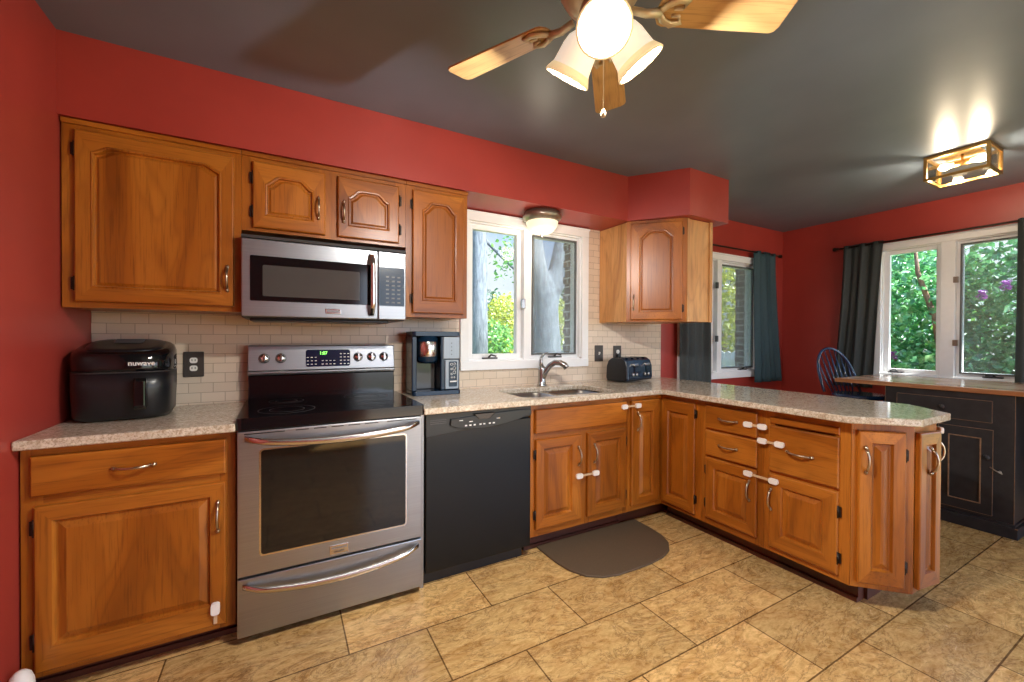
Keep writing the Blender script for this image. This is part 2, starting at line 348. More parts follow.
def rrect(x0, y0, x1, y1, r, n=5):
    P = []
    for cx, cy, a in ((x1 - r, y1 - r, 0), (x0 + r, y1 - r, PI / 2), (x0 + r, y0 + r, PI), (x1 - r, y0 + r, 1.5 * PI)):
        for i in range(n + 1): t = a + PI / 2 * i / n; P.append((cx + r * math.cos(t), cy + r * math.sin(t)))
    return P

# ------------------------------------------------------------------ setting
H = 2.458; XR = 5.74; YB = -5.2; ZS = 2.128
def struct(name, mb, mats, label, cat, **k): return tag(mb.build(name, mats, None, **k), label, cat, None, 'structure')
struct('floor', MB().box(-0.12, YB - 0.6, -0.08, XR + 0.12, 0.0, 0.0), 'floor', 'tan stone-look tile floor laid in offset rows', 'floor')
struct('ceiling', MB().box(-0.5, YB - 0.2, H, XR + 0.55, 0.65, H + 0.15), 'ceiling', 'dark charcoal painted ceiling over the whole room', 'ceiling')  # slab runs past the walls as an added eave to shade the windows
struct('wall_left', MB().box(-0.12, YB, 0, 0.0, 0.0, H), 'red', 'orange red painted wall at the left edge beside the air fryer', 'wall')
wb = MB(); T = 0.12
W1 = (1.895, 2.872, 1.085, 2.058); W2 = (4.06, 5.24, 0.91, 2.04)
wb.box(-0.12, 0, 0, W1[0], T, H).box(W1[0], 0, 0, W1[1], T, W1[2]).box(W1[0], 0, W1[3], W1[1], T, H)
wb.box(W1[1], 0, 0, W2[0], T, H).box(W2[0], 0, 0, W2[1], T, W2[2]).box(W2[0], 0, W2[3], W2[1], T, H).box(W2[1], 0, 0, XR + T, T, H)
struct('wall_back', wb, 'red', 'dark red wall behind the sink with two white casement windows', 'wall')
W3 = (-1.79, -0.89, 0.93, 2.09)
wr = MB().box(XR, W3[1], 0, XR + T, 0, H).box(XR, W3[0], 0, XR + T, W3[1], W3[2]).box(XR, W3[0], W3[3], XR + T, W3[1], H).box(XR, -2.75, 0, XR + T, W3[0], H).box(XR, -4.75, 2.15, XR + T, -2.75, H).box(XR, YB, 0, XR + T, -4.75, H)  # unseen opening past the desk, added to bring sky light from the right
struct('wall_right', wr, 'red', 'red painted wall on the right above the black desk', 'wall')
wq = MB().box(-0.12, YB - T, 0, 1.9, YB, H).box(1.9, YB - T, 2.30, 5.5, YB, H).box(5.5, YB - T, 0, XR + T, YB, H)  # opening out of view, added and kept to the right side for sky fill
struct('wall_rear', wq, 'red', 'red wall behind the viewer with a wide opening added for fill light', 'wall')
# soffit over the cabinets
sof = MB().prism([(0, 0), (0, -0.337), (3.041, -0.337), (3.302, -0.674), (3.755, -0.664), (3.755, 0)], ZS, H)
struct('trim_1', sof, 'red', 'red boxed soffit running above the wall cabinets and window', 'soffit')
# tile
tl = MB(); yt = -0.008
tl.box(0.002, yt, 0.86, 1.83, 0, ZS).box(1.83, yt, 0.86, 2.935, 0, 1.03).box(2.935, yt, 0.86, 3.775, 0, 1.40)
tl.box(2.935, yt, 1.40, 3.056, 0, ZS)
struct('trim_2', tl, 'tile', 'cream subway tile backsplash behind counter and range', 'backsplash')
# brick veneer outside (jambs seen through the panes)
bk = MB()
for (x0, x1, z0, z1) in ((W1[1], W2[0] - 0.01, 0.3, 2.4), (W2[1], XR + 0.3, 0.3, 2.4), (-0.3, W1[0] - 0.01, 0.3, 2.4)):
    bk.box(x0 + 0.012, T, z0, x1, T + 0.12, z1)
for xx, za, zb in ((W1[1] + 0.012, 1.0, 2.2), (W2[1] + 0.012, 0.85, 2.2)):
    z = za
    while z < zb: bk.box(xx - 0.018, T + 0.005, z + 0.006, xx + 0.01, T + 0.115, z + 0.064); z += 0.14
for (x0, x1, z0) in ((W1[0], W1[1], W1[2]), (W2[0], W2[1], W2[2])): bk.box(x0, T, 0.3, x1, T + 0.12, z0 - 0.04)
struct('trim_3', bk, 'brick', 'brown brick veneer seen at the window jambs outside', 'brickwork')

# windows ---------------------------------------------------------------
def window(name, label, fr, outer, opening, splits, screens, crank_at):
    """fr(u, d, z): u along the wall, d depth outwards (negative = into the room)"""
    root = thing(name, label, 'window', fr((outer[0] + outer[1]) / 2, 0, outer[2]), None, 'structure')
    def bx(mb, u0, d0, z0, u1, d1, z1, m=0):
        a = fr(u0, d0, z0); b = fr(u1, d1, z1); mb.box(*a, *b, m)
    c = MB(); u0, u1, z0, z1 = outer; a0, a1, b0, b1 = opening
    bx(c, u0, -0.026, b1 - 0.004, u1, 0, z1); bx(c, u0, -0.026, z0, u1, 0, b0 + 0.004)
    bx(c, u0, -0.022, b0 + .004, a0 + 0.004, 0, b1 - .004); bx(c, a1 - 0.004, -0.022, b0 + .004, u1, 0, b1 - .004)
    bx(c, u0 - 0.004, -0.034, z1 - 0.014, u1 + 0.004, 0, z1 + 0.002)
    c.build('casing', 'white_paint', root, 0.003)
    j = MB(); bx(j, a0, 0, b0, a0 + 0.012, T, b1); bx(j, a1 - 0.012, 0, b0, a1, T, b1); bx(j, a0, 0, b1 - 0.012, a1, T, b1); bx(j, a0, 0, b0, a1, T, b0 + 0.014)
    j.build('jamb', 'white_paint', root)
    mu = MB(); bx(mu, splits[0], -0.014, b0, splits[1], 0.10, b1); mu.build('mullion', 'white_paint', root, 0.003)
    for i, (s0, s1) in enumerate(((a0 + 0.012, splits[0]), (splits[1], a1 - 0.012))):
        w = 0.036; q0, q1 = b0 + 0.014, b1 - 0.012
        s_ = MB(); bx(s_, s0, 0.03, q0, s0 + w, 0.075, q1); bx(s_, s1 - w, 0.03, q0, s1, 0.075, q1); bx(s_, s0 + w, 0.03, q0, s1 - w, 0.075, q0 + w); bx(s_, s0 + w, 0.03, q1 - w, s1 - w, 0.075, q1)
        sash = s_.build('sash', 'white_paint', root, 0.003)
        p = MB(); bx(p, s0 + w - 0.004, 0.05, q0 + w - 0.004, s1 - w + 0.004, 0.055, q1 - w + 0.004); p.build('pane', 'pane', sash)
        if screens[i]:
            f_ = MB(); e = 0.011; g0, g1, h0, h1 = s0 + w - 0.012, s1 - w + 0.012, q0 + w - 0.012, q1 - w + 0.012
            bx(f_, g0, 0.012, h0, g0 + e, 0.03, h1); bx(f_, g1 - e, 0.012, h0, g1, 0.03, h1); bx(f_, g0 + e, 0.012, h0, g1 - e, 0.03, h0 + e); bx(f_, g0 + e, 0.012, h1 - e, g1 - e, 0.03, h1)
            sf = f_.build('screen_frame', 'screen_frame', root)
            k_ = MB(); bx(k_, g0 + e, 0.02, h0 + e, g1 - e, 0.0212, h1 - e); k_.build('screen_mesh', 'screen', sf)
        cx = crank_at[i]
        k_ = MB(); bx(k_, cx - 0.055, -0.004, b0 + 0.014, cx + 0.055, 0.028, b0 + 0.026)
        k_.tube([fr(cx - 0.01, 0.005, b0 + 0.026), fr(cx - 0.005, -0.018, b0 + 0.045), fr(cx + 0.035, -0.024, b0 + 0.034)], [0.009, 0.007, 0.006], 8)
        k_.build('crank_handle', 'grey_dark', root, 0.002)
    return root, bx
wA, bxA = window('window_1', 'white double casement window over the sink', lambda u, d, z: (u, d, z), (1.835, 2.932, 1.025, 2.118), W1, (2.335, 2.40), (False, True), (2.07, 2.63))
for z in (1.50,): b_ = MB(); bxA(b_, 2.315, -0.02, z - .035, 2.345, 0.0, z + .035); b_.build('sash_lock', 'nickel', wA, 0.003)
wB, bxB = window('window_2', 'white casement window between curtains on the dining back wall', lambda u, d, z: (u, d, z), (4.00, 5.30, 0.85, 2.10), W2, (4.565, 4.635), (False, True), (4.2, 5.02))
wC, bxC = window('window_3', 'white casement window on the right wall above the desk', lambda u, d, z: (XR + d, u, z), (-1.85, -0.83, 0.87, 2.145), W3, (-1.385, -1.297), (True, False), (-1.6, -1.0))
for z in (1.25, 1.78):
    b_ = MB(); bxB(b_, 4.55, -0.022, z - .03, 4.575, 0.0, z + .03); b_.build('hinge', 'grey_dark', wB, 0.002)
    b_ = MB(); bxC(b_, -1.405, -0.022, z - .05, -1.375, 0.0, z); b_.build('hinge', 'bronze_pan', wC, 0.002)

# ------------------------------------------------------------------ cabinet helpers
def outline(u0, v0, u1, v1, arch, n=7):
    if not arch: return [(u0, v0), (u1, v0), (u1, v1), (u0, v1)]
    a, s = arch; P = [(u0, v0), (u1, v0)]
    for i in range(n):
        t = i / (n - 1); P.append((u1 - s * t, v1 - a + a * (3 * t * t - 2 * t ** 3)))
    for i in range(n):
        t = 1 - i / (n - 1); P.append((u0 + s * t, v1 - a + a * (3 * t * t - 2 * t ** 3)))
    return P
def door(name, parent, O, U, W_, H_, N, frame=(0.05, 0.05, 0.05, 0.05), arch=None, t=0.02, grain='x', slab=False):
    """door front: O bottom-left corner on the cabinet face, U along the width, N outwards; frame = left, right, bottom, top widths"""
    O = Vector(O); U = Vector(U).normalized(); N = Vector(N).normalized(); V = Vector((0, 0, 1))
    mb = MB(); P = lambda u, v, w: O + U * u + V * v + N * w
    def ring(u0, v0, u1, v1, w, k):
        base = outline(frame[0], frame[2], W_ - frame[1], H_ - frame[3], arch)
        if not arch or k is None: pts = [(u0, v0), (u1, v0), (u1, v1), (u0, v1)]
        if arch and k is None:
            pts = [(u0, v0), (u1, v0)]; mid = base[2:]; m_ = len(mid)
            for i, (bu, bv) in enumerate(mid):
                pts.append((u1 if i == 0 else u0 if i == m_ - 1 else u0 + (u1 - u0) * bu / W_, v1))
        elif arch: pts = outline(u0, v0, u1, v1, arch)
        return [P(u, v, w) for u, v in pts]
    e = 0.006
    L = [ring(0, 0, W_, H_, 0, None), ring(0, 0, W_, H_, t - e, None), ring(e * .4, e * .4, W_ - e * .4, H_ - e * .4, t - e * .35, None), ring(e, e, W_ - e, H_ - e, t, None)]
    if not slab:
        a0, a1, b0, b1 = frame[0], W_ - frame[1], frame[2], H_ - frame[3]
        for ins, w in (((0, t), (0.004, t + 0.003), (0.009, t + 0.002), (0.012, t - 0.011), (0.017, t - 0.011), (0.026, t - 0.005), (0.028, t - 0.005)) if arch else ((0, t), (0.003, t - 0.005), (0.007, t - 0.012), (0.012, t - 0.012), (0.034, t - 0.0025), (0.036, t - 0.002))):
            L.append(ring(a0 + ins, b0 + ins, a1 - ins, b1 - ins, w, 1))
    n = len(L[0]); vs = [p for l in L for p in l]; fs = []; mi = []
    for i in range(len(L) - 1):
        for j in range(n):
            k = (j + 1) % n; fs.append((i * n + j, i * n + k, (i + 1) * n + k, (i + 1) * n + j))
            mi.append(0 if (j in (1, n - 1) or i > 3) else 1)
    fs.append(tuple(range(n))[::-1]); mi.append(0)
    for tr in geometry.tessellate_polygon([[Vector(((p - O).dot(U), (p - O).z, 0)) for p in L[-1]]]): fs.append(tuple((len(L) - 1) * n + q for q in tr)); mi.append(0)
    mb.add(vs, fs); mb.mi = mi if not slab else [1] * len(mi)
    return mb.build(name, ['oak_z', 'oak_' + grain], parent)
def pull(parent, p0, p1, N, h=0.026, r=0.0052, name='handle'):
    p0 = Vector(p0); p1 = Vector(p1); N = Vector(N).normalized(); mb = MB(); d = (p1 - p0).normalized(); pts = []; rs = []
    for i in range(11):
        t = i / 10; b = math.sin(PI * t) ** 0.6
        pts.append(p0.lerp(p1, t) + N * (0.006 + h * b)); rs.append(r * (1.15 - 0.25 * b))
    mb.tube(pts, rs, 8)
    for p, sg in ((p0, -1), (p1, 1)):
        mb.tube([p - N * 0.001 + d * sg * 0.012, p + N * 0.004 + d * sg * 0.006, p + N * 0.009], [0.006, 0.0075, 0.005], 8)
    return mb.build(name, 'pull', parent)
def hinge(parent, p, N, U):
    p = Vector(p); N = Vector(N).normalized(); U = Vector(U).normalized(); mb = MB()
    mb.tube([p + Vector((0, 0, -0.018)) + N * 0.007, p + Vector((0, 0, 0.018)) + N * 0.007], 0.0055, 8)
    mb.tube([p + Vector((0, 0, -0.03)) + N * 0.008, p + Vector((0, 0, 0.03)) + N * 0.008], 0.004, 8)
    q = [p + U * 0.012 + Vector((0, 0, z)) + N * w for z in (-.024, .024) for w in (0, .004)] + [p + Vector((0, 0, z)) + N * w for z in (-.026, .026) for w in (0, .004)]
    mb.add(q, [(0, 1, 3, 2), (4, 6, 7, 5), (0, 4, 5, 1), (2, 3, 7, 6), (1, 5, 7, 3), (0, 2, 6, 4)])
    return mb.build('hinge', 'iron', parent)
X = Vector((1, 0, 0)); Y = Vector((0, 1, 0)); NY = -Y; NX = -X

# ------------------------------------------------------------------ wall cabinets
FU = -0.313; ZC = 2.121
def wall_cab(name, label, x0, x1, z0):
    root = thing(name, label, 'cabinet', ((x0 + x1) / 2, 0, z0))
    MB().box(x0, -0.008, z0, x1, FU + 0.02, ZC).build('body', 'oak_z', root)
    return root
def face(root, x0, x1, z0, z1, stiles, rails, y=FU, axis='x', d=0.02):
    """stiles: list of (a, b) along the face; rails: list of (a, b, z0, z1)"""
    mb = MB()
    for a, b in stiles:
        if axis == 'x': mb.box(a, y, z0, b, y + d, z1)
        else: mb.box(y, a, z0, y + d, b, z1)
    for a, b, c, e in rails:
        if axis == 'x': mb.box(a, y, c, b, y + d, e, 1)
        else: mb.box(y, a, c, y + d, b, e, 1)
    return mb.build('face_frame', ['oak_z', 'oak_' + axis], root)
c = wall_cab('wall_cabinet', 'large oak wall cabinet with one wide arched door above the air fryer', 0.006, 0.6115, 1.366)
face(c, 0.006, 0.6115, 1.366, ZC, [(0.006, 0.06), (0.565, 0.6115)], [(0.06, 0.565, 1.366, 1.41), (0.06, 0.565, 2.06, ZC)])
MB().box(0.006, FU - 0.012, 2.105, 0.6115, FU, ZC + 0.004).build('top_moulding', 'oak_x', c, 0.003)
d = door('door', c, (0.046, FU, 1.390), X, 0.537, 0.693, NY, (0.05, 0.047, 0.055, 0.052), (0.028, 0.058))
pull(d, (0.558, FU - 0.02, 1.47), (0.558, FU - 0.02, 1.565), NY); hinge(d, (0.046, FU - 0.006, 2.005), NY, NX); hinge(d, (0.046, FU - 0.006, 1.463), NY, NX)
c = wall_cab('wall_cabinet', 'short oak wall cabinet with two arched doors above the microwave', 0.6125, 1.385, 1.754)
face(c, 0.6125, 1.385, 1.754, ZC, [(0.6125, 0.68), (0.945, 1.05), (1.33, 1.385)], [(0.68, 0.945, 1.754, 1.79), (0.68, 0.945, 2.06, ZC), (1.05, 1.33, 1.754, 1.79), (1.05, 1.33, 2.06, ZC)])
MB().box(0.6125, FU - 0.012, 2.105, 1.385, FU, ZC + 0.004).build('top_moulding', 'oak_x', c, 0.003)
for x0, hx, hg, dz in ((0.657, 0.940, 0.657, 0), (1.030, 1.058, 1.349, 0)):
    d = door('door', c, (x0, FU, 1.770), X, 0.315, 0.313, NY, (0.05, 0.052, 0.058, 0.058), (0.042, 0.058))
    pull(d, (hx, FU - 0.02, 1.855), (hx, FU - 0.02, 1.945), NY)
    s = NX if hg < 1 else X
    for z in (1.845, 2.005): hinge(d, (hg, FU - 0.006, z), NY, s)
c = wall_cab('wall_cabinet', 'narrow tall oak wall cabinet left of the sink window', 1.386, 1.757, 1.366)
face(c, 1.386, 1.757, 1.366, ZC, [(1.386, 1.44), (1.71, 1.757)], [(1.44, 1.71, 1.366, 1.41), (1.44, 1.71, 2.06, ZC)])
MB().box(1.386, FU - 0.012, 2.105, 1.760, FU, ZC + 0.004).build('top_moulding', 'oak_x', c, 0.003)
d = door('door', c, (1.421, FU, 1.388), X, 0.308, 0.695, NY, (0.055, 0.045, 0.07, 0.058), (0.048, 0.058))
for z in (1.47, 2.0): hinge(d, (1.421, FU - 0.006, z), NY, NX)
# corner wall cabinet with a slanted front
P0 = Vector((3.056, FU, 0)); P1 = Vector((3.352, -0.612, 0)); P2 = Vector((3.63, -0.612, 0))
c = thing('wall_cabinet', 'oak corner wall cabinet with slanted arched door right of the sink window', 'cabinet', (3.3, 0, 1.374))
MB().prism([(3.058, -0.008), (3.058, FU), (3.352, -0.610), (3.625, -0.610), (3.625, -0.008)], 1.376, 2.124).build('body', 'side', c)
du = (P1 - P0).normalized(); dn = Vector((du.y, -du.x, 0)); LD = (P1 - P0).length
mb = MB(Matrix((du, dn * -1, Vector((0, 0, 1)))).transposed().to_4x4()); mb.T.translation = P0
mb.box(0, -0.012, 1.374, 0.03, 0, 2.126).box(LD - 0.03, -0.012, 1.374, LD, 0, 2.126).box(0.03, -0.012, 1.374, LD - 0.03, 0, 1.41, 1).box(0.03, -0.012, 2.07, LD - 0.03, 0, 2.126, 1)
mb.build('face_frame', ['oak_z', 'oak_x'], c)
MB().box(3.60, -0.622, 1.374, 3.63, -0.612, 2.126).box(3.352, -0.620, 1.374, 3.375, -0.612, 2.126).build('corner_strip', 'side', c)
d = door('door', c, P0 + du * 0.028 + dn * 0.012 + Vector((0, 0, 1.388)), du, LD - 0.058, 0.715, dn, (0.062, 0.06, 0.055, 0.055), (0.045, 0.06))
q = P0 + du * 0.052 + dn * 0.032; pull(d, q + Vector((0, 0, 1.47)), q + Vector((0, 0, 1.56)), dn)
for z in (1.47, 2.03): hinge(d, P0 + du * (LD - 0.03) + dn * 0.018 + Vector((0, 0, z)), dn, du)

# ------------------------------------------------------------------ base cabinets
FB = -0.622; ZT = 0.868
def base(name, label, x0, x1, zb, kick=True):
    root = thing(name, label, 'cabinet', ((x0 + x1) / 2, -0.3, 0))
    MB().box(x0, -0.01, zb, x1, FB + 0.02, ZT).build('body', 'oak_z', root)
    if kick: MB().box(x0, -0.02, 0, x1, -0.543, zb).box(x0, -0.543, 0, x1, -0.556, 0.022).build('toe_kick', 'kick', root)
    return root
c = base('base_cabinet', 'oak base cabinet with one drawer and wide door under the air fryer', 0.006, 0.613, 0.075)
face(c, 0, 0, 0.075, ZT, [(0.006, 0.06), (0.56, 0.613)], [(0.06, 0.56, 0.075, 0.11), (0.06, 0.56, 0.655, 0.72), (0.06, 0.56, 0.82, ZT)], FB)
d = door('drawer', c, (0.033, FB, 0.702), X, 0.549, 0.138, NY, slab=True); pull(d, (0.252, FB - 0.02, 0.772), (0.354, FB - 0.02, 0.772), NY)
d = door('door', c, (0.041, FB, 0.098), X, 0.542, 0.570, NY, (0.046, 0.052, 0.085, 0.052)); pull(d, (0.556, FB - 0.02, 0.485), (0.556, FB - 0.02, 0.585), NY)
for z in (0.595, 0.205): hinge(d, (0.041, FB - 0.006, z), NY, NX)
c = thing('base_cabinet', 'oak sink base cabinet with two doors and a false drawer front', 'cabinet', (2.396, -0.3, 0))
MB().box(2.024, -0.01, 0.103, 2.042, FB + 0.02, ZT - 0.01).box(2.750, -0.01, 0.103, 2.768, FB + 0.02, ZT - 0.01).box(2.042, -0.01, 0.103, 2.750, FB + 0.02, 0.121).build('body', 'oak_z', c)
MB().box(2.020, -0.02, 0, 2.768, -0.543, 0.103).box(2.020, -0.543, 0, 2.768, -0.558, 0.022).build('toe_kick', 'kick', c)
face(c, 0, 0, 0.103, ZT, [(2.024, 2.075), (2.355, 2.455), (2.73, 2.768)], [(2.075, 2.355, 0.103, 0.16), (2.455, 2.73, 0.103, 0.16), (2.075, 2.355, 0.65, 0.72), (2.455, 2.73, 0.65, 0.72), (2.075, 2.355, 0.82, ZT), (2.455, 2.73, 0.82, ZT)], FB)
door('drawer_front', c, (2.047, FB, 0.700), X, 0.702, 0.138, NY, slab=True)
d = door('door', c, (2.052, FB, 0.147), X, 0.327, 0.518, NY, (0.05, 0.07, 0.06, 0.055)); pull(d, (2.353, FB - 0.02, 0.487), (2.353, FB - 0.02, 0.585), NY)
for z in (0.58, 0.23): hinge(d, (2.052, FB - 0.006, z), NY, NX)
d = door('door', c, (2.428, FB, 0.147), X, 0.319, 0.518, NY, (0.062, 0.05, 0.06, 0.055)); pull(d, (2.476, FB - 0.02, 0.487), (2.476, FB - 0.02, 0.585), NY)
for z in (0.58, 0.23): hinge(d, (2.747, FB - 0.006, z), NY, X)
c = thing('base_cabinet', 'oak corner base cabinet with a tall narrow door right of the sink doors', 'cabinet', (3.0, -0.3, 0))
MB().box(2.7695, -0.01, 0.103, 3.69, FB + 0.02, ZT).build('body', 'oak_z', c)
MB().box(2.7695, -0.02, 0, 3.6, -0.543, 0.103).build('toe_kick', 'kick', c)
face(c, 0, 0, 0.103, ZT, [(2.7695, 2.815), (3.035, 3.094)], [(2.815, 3.035, 0.103, 0.16), (2.815, 3.035, 0.82, ZT)], FB)
d = door('door', c, (2.795, FB, 0.140), X, 0.258, 0.697, NY, (0.068, 0.058, 0.05, 0.075)); pull(d, (2.843, FB - 0.02, 0.65), (2.843, FB - 0.02, 0.755), NY)
# peninsula: faces look towards -x at x = 3.094
XP = 3.094; XK = 3.182
def pen(name, label, y0, y1):
    root = thing(name, label, 'cabinet', (3.4, (y0 + y1) / 2, 0))
    MB().box(XP + 0.02, y0, 0.103, 3.69, y1, ZT).build('body', 'oak_z', root)
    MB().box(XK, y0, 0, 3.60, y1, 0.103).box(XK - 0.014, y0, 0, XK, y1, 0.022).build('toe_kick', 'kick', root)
    return root
def pface(root, st, ra):
    return face(root, 0, 0, 0.103, ZT, st, ra, XP, 'y')
c = pen('base_cabinet', 'oak peninsula cabinet with a single plain door nearest the inside corner', -0.6025, -0.938)
pface(c, [(-0.6025, -0.66), (-0.88, -0.938)], [(-0.66, -0.88, 0.103, 0.16), (-0.66, -0.88, 0.82, ZT)])
d = door('door', c, (XP, -0.636, 0.130), NY, 0.262, 0.705, NX, (0.052, 0.046, 0.06, 0.075), grain='y')
for z in (0.77, 0.225): hinge(d, (XP - 0.006, -0.898, z), NX, NY)
c = pen('base_cabinet', 'oak peninsula cabinet with two small drawers above a door', -0.939, -1.328)
pface(c, [(-0.939, -0.99), (-1.28, -1.328)], [(-0.99, -1.28, 0.103, 0.16), (-0.99, -1.28, 0.51, 0.56), (-0.99, -1.28, 0.67, 0.72), (-0.99, -1.28, 0.82, ZT)])
for z0, hh in ((0.701, 0.137), (0.535, 0.153)):
    d = door('drawer', c, (XP, -0.976, z0), NY, 0.319, hh, NX, slab=True, grain='y'); zc = z0 + hh / 2
    pull(d, (XP - 0.02, -1.078, zc), (XP - 0.02, -1.175, zc), NX)
d = door('door', c, (XP, -0.978, 0.147), NY, 0.317, 0.374, NX, (0.055, 0.05, 0.058, 0.06), grain='y'); pull(d, (XP - 0.02, -1.258, 0.352), (XP - 0.02, -1.258, 0.448), NX)
for z in (0.44, 0.235): hinge(d, (XP - 0.006, -0.978, z), NX, Y)
c = pen('base_cabinet', 'oak peninsula cabinet with one deep drawer above a door', -1.329, -1.7235)
pface(c, [(-1.329, -1.385), (-1.66, -1.7235)], [(-1.385, -1.66, 0.103, 0.16), (-1.385, -1.66, 0.515, 0.56), (-1.385, -1.66, 0.80, ZT)])
d = door('cutting_board', c, (XP, -1.361, 0.797), NY, 0.321, 0.036, NX, slab=True, grain='y', t=0.012)
d = door('drawer', c, (XP, -1.361, 0.545), NY, 0.321, 0.242, NX, slab=True, grain='y'); pull(d, (XP - 0.02, -1.462, 0.668), (XP - 0.02, -1.566, 0.664), NX)
d = door('door', c, (XP, -1.363, 0.135), NY, 0.317, 0.393, NX, (0.062, 0.062, 0.072, 0.058), grain='y'); pull(d, (XP - 0.02, -1.376, 0.345), (XP - 0.02, -1.376, 0.440), NX)
for z in (0.435, 0.215): hinge(d, (XP - 0.006, -1.680, z), NX, NY)
# peninsula end with chamfered corners
A0 = Vector((3.094, -1.7245, 0)); A1 = Vector((3.262, -1.893, 0)); A2 = Vector((3.520, -1.893, 0)); A3 = Vector((3.689, -1.7245, 0))
c = thing('base_cabinet', 'oak end cabinet of the peninsula with chamfered corners and tall narrow doors', 'cabinet', (3.4, -1.8, 0))
MB().prism([(p.x, p.y) for p in (A0, A1, A2, A3)], 0.103, ZT).build('body', 'oak_z', c, 0.002)
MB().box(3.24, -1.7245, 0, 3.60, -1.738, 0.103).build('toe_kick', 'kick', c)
for a, b, nm in ((A0, A1, 'slanted'), (A2, A3, 'rear')):
    u = (b - a).normalized(); n = Vector((u.y, -u.x, 0)); l = (b - a).length
    if nm == 'rear': n = -n if n.x < 0 else n
    d = door('door', c, a + u * 0.022 + Vector((0, 0, 0.130)), u, l - 0.058, 0.703, n, (0.05, 0.048, 0.065, 0.055), grain='x')
    if nm == 'slanted':
        q = a + u * 0.047 + n * 0.02; pull(d, q + Vector((0, 0, 0.650)), q + Vector((0, 0, 0.750)), n)
        for z in (0.73, 0.225): hinge(d, a + u * (l - 0.036) + n * 0.006 + Vector((0, 0, z)), n, u)
    else:
        q = a + u * 0.035 + n * 0.02; pull(d, q + Vector((0, 0, 0.66)), q + Vector((0, 0, 0.76)), n)
an = math.radians(9); u = Vector((math.cos(an), -math.sin(an), 0)); n = Vector((u.y, -u.x, 0))
a = Vector((3.272, -1.8945, 0.130)); d = door('door', c, a, u, 0.158, 0.703, n, (0.042, 0.042, 0.065, 0.055), grain='x')
q = a + u * 0.070 + n * 0.02; pull(d, q + Vector((0, 0, 0.525)), q + Vector((0, 0, 0.625)), n, 0.022)

# ------------------------------------------------------------------ countertops and sink
ct = MB().prism([(0.002, -0.010), (0.002, -0.6696), (0.6155, -0.6696), (0.6155, -0.010)], 0.869, 0.902)
tag(ct.build('countertop', 'granite', None, 0.006, 3), 'short speckled tan granite countertop under the air fryer', 'countertop')
hole = rrect(2.015, -0.590, 2.735, -0.175, 0.085, 6)
ct = MB().prism([(1.387, -0.010), (1.387, -0.6696), (3.042, -0.6696), (3.020, -1.735), (3.214, -1.933), (3.556, -1.933), (3.741, -1.7318), (3.775, -0.010)], 0.869, 0.902, holes=[hole[::-1]])
tag(ct.build('countertop', 'granite', None, 0.006, 3), 'long L-shaped granite countertop with the sink and the peninsula end', 'countertop')
sk = thing('sink', 'double bowl stainless undermount sink below the window', 'sink', (2.37, -0.37, 0.70))
pl = MB(); bowls = [(2.030, -0.575, 2.358, -0.190), (2.392, -0.575, 2.720, -0.190)]
rings = [rrect(*b, 0.07, 6) for b in bowls]
pl.prism(rrect(2.019, -0.592, 2.745, -0.16, 0.07, 6), 0.864, 0.8685, holes=[r[::-1] for r in rings]); pl.build('rim', 'steel_bright', sk)
for b in bowls:
    mb = MB(); L = []
    for ins, z, r in ((0, 0.8685, .07), (0.004, 0.80, .07), (0.01, 0.73, .065), (0.03, 0.705, .055), (0.08, 0.70, .04)):
        L.append([(p[0], p[1], z) for p in rrect(b[0] + ins, b[1] + ins, b[2] - ins, b[3] - ins, r, 6)])
    mb.loops(L, 0, True, False, True); o = mb.build('bowl', 'steel', sk, solid=0.002)
    MB().lathe([(0.0, 0), (0.04, 0), (0.042, 0.002), (0.03, 0.004), (0.001, 0.003)], ((b[0] + b[2]) / 2, -0.36, 0.7015), 20).build('drain', 'nickel', o)
fc = thing('faucet', 'brushed nickel single lever faucet behind the sink', 'faucet', (2.435, -0.105, 0.902))
mb = MB().lathe([(0.036, 0), (0.036, 0.006), (0.030, 0.014), (0.027, 0.05), (0.026, 0.11), (0.027, 0.125), (0.021, 0.142), (0.004, 0.148)], (2.435, -0.105, 0.9025), 20)
mb.build('body', 'nickel', fc)
sp_ = [(2.437, -0.110, 0.955), (2.452, -0.130, 1.010), (2.470, -0.156, 1.050), (2.494, -0.186, 1.074), (2.518, -0.214, 1.074), (2.540, -0.238, 1.058), (2.552, -0.250, 1.036)]
mb = MB().tube(sp_, [0.022, 0.021, 0.020, 0.020, 0.021, 0.022, 0.021], 14); mb.build('spout', 'nickel', fc)
mb = MB().tube([(2.432, -0.105, 1.040), (2.425, -0.103, 1.075), (2.434, -0.100, 1.108), (2.458, -0.098, 1.132), (2.490, -0.098, 1.142)], [0.022, 0.019, 0.015, 0.011, 0.008], 10, flat=0.7); mb.build('lever', 'nickel', fc)

# ------------------------------------------------------------------ range
R0 = 0.619; R1 = 1.380; YF = -0.643
rg = thing('range', 'stainless steel freestanding electric range with black glass cooktop', 'range', (1.0, -0.33, 0))
MB().box(R0, -0.03, 0.03, R1, YF + 0.02, 0.868).build('body', 'steel', rg)
MB().box(R0 + 0.02, -0.1, 0, R1 - 0.02, YF + 0.05, 0.03).build('plinth', 'black_plastic', rg)
ck = MB().prism(rrect(R0 - 0.002, -0.668, R1 + 0.010, -0.075, 0.018, 4), 0.872, 0.921); ck = ck.build('cooktop', 'black_gloss', rg, 0.012, 4)
for bx_, by_, r_ in ((0.80, -0.50, 0.115), (1.19, -0.50, 0.095), (0.80, -0.22, 0.08), (1.19, -0.22, 0.115)):
    mb = MB()
    for q in (r_, r_ * 0.62): mb.lathe([(q - 0.0018, 0), (q, 0), (q, 0.0004), (q - 0.0018, 0.0004)], (bx_, by_, 0.9212), 40, cap0=False, cap1=False)
    mb.build('burner_ring', 'grey_dark', ck)
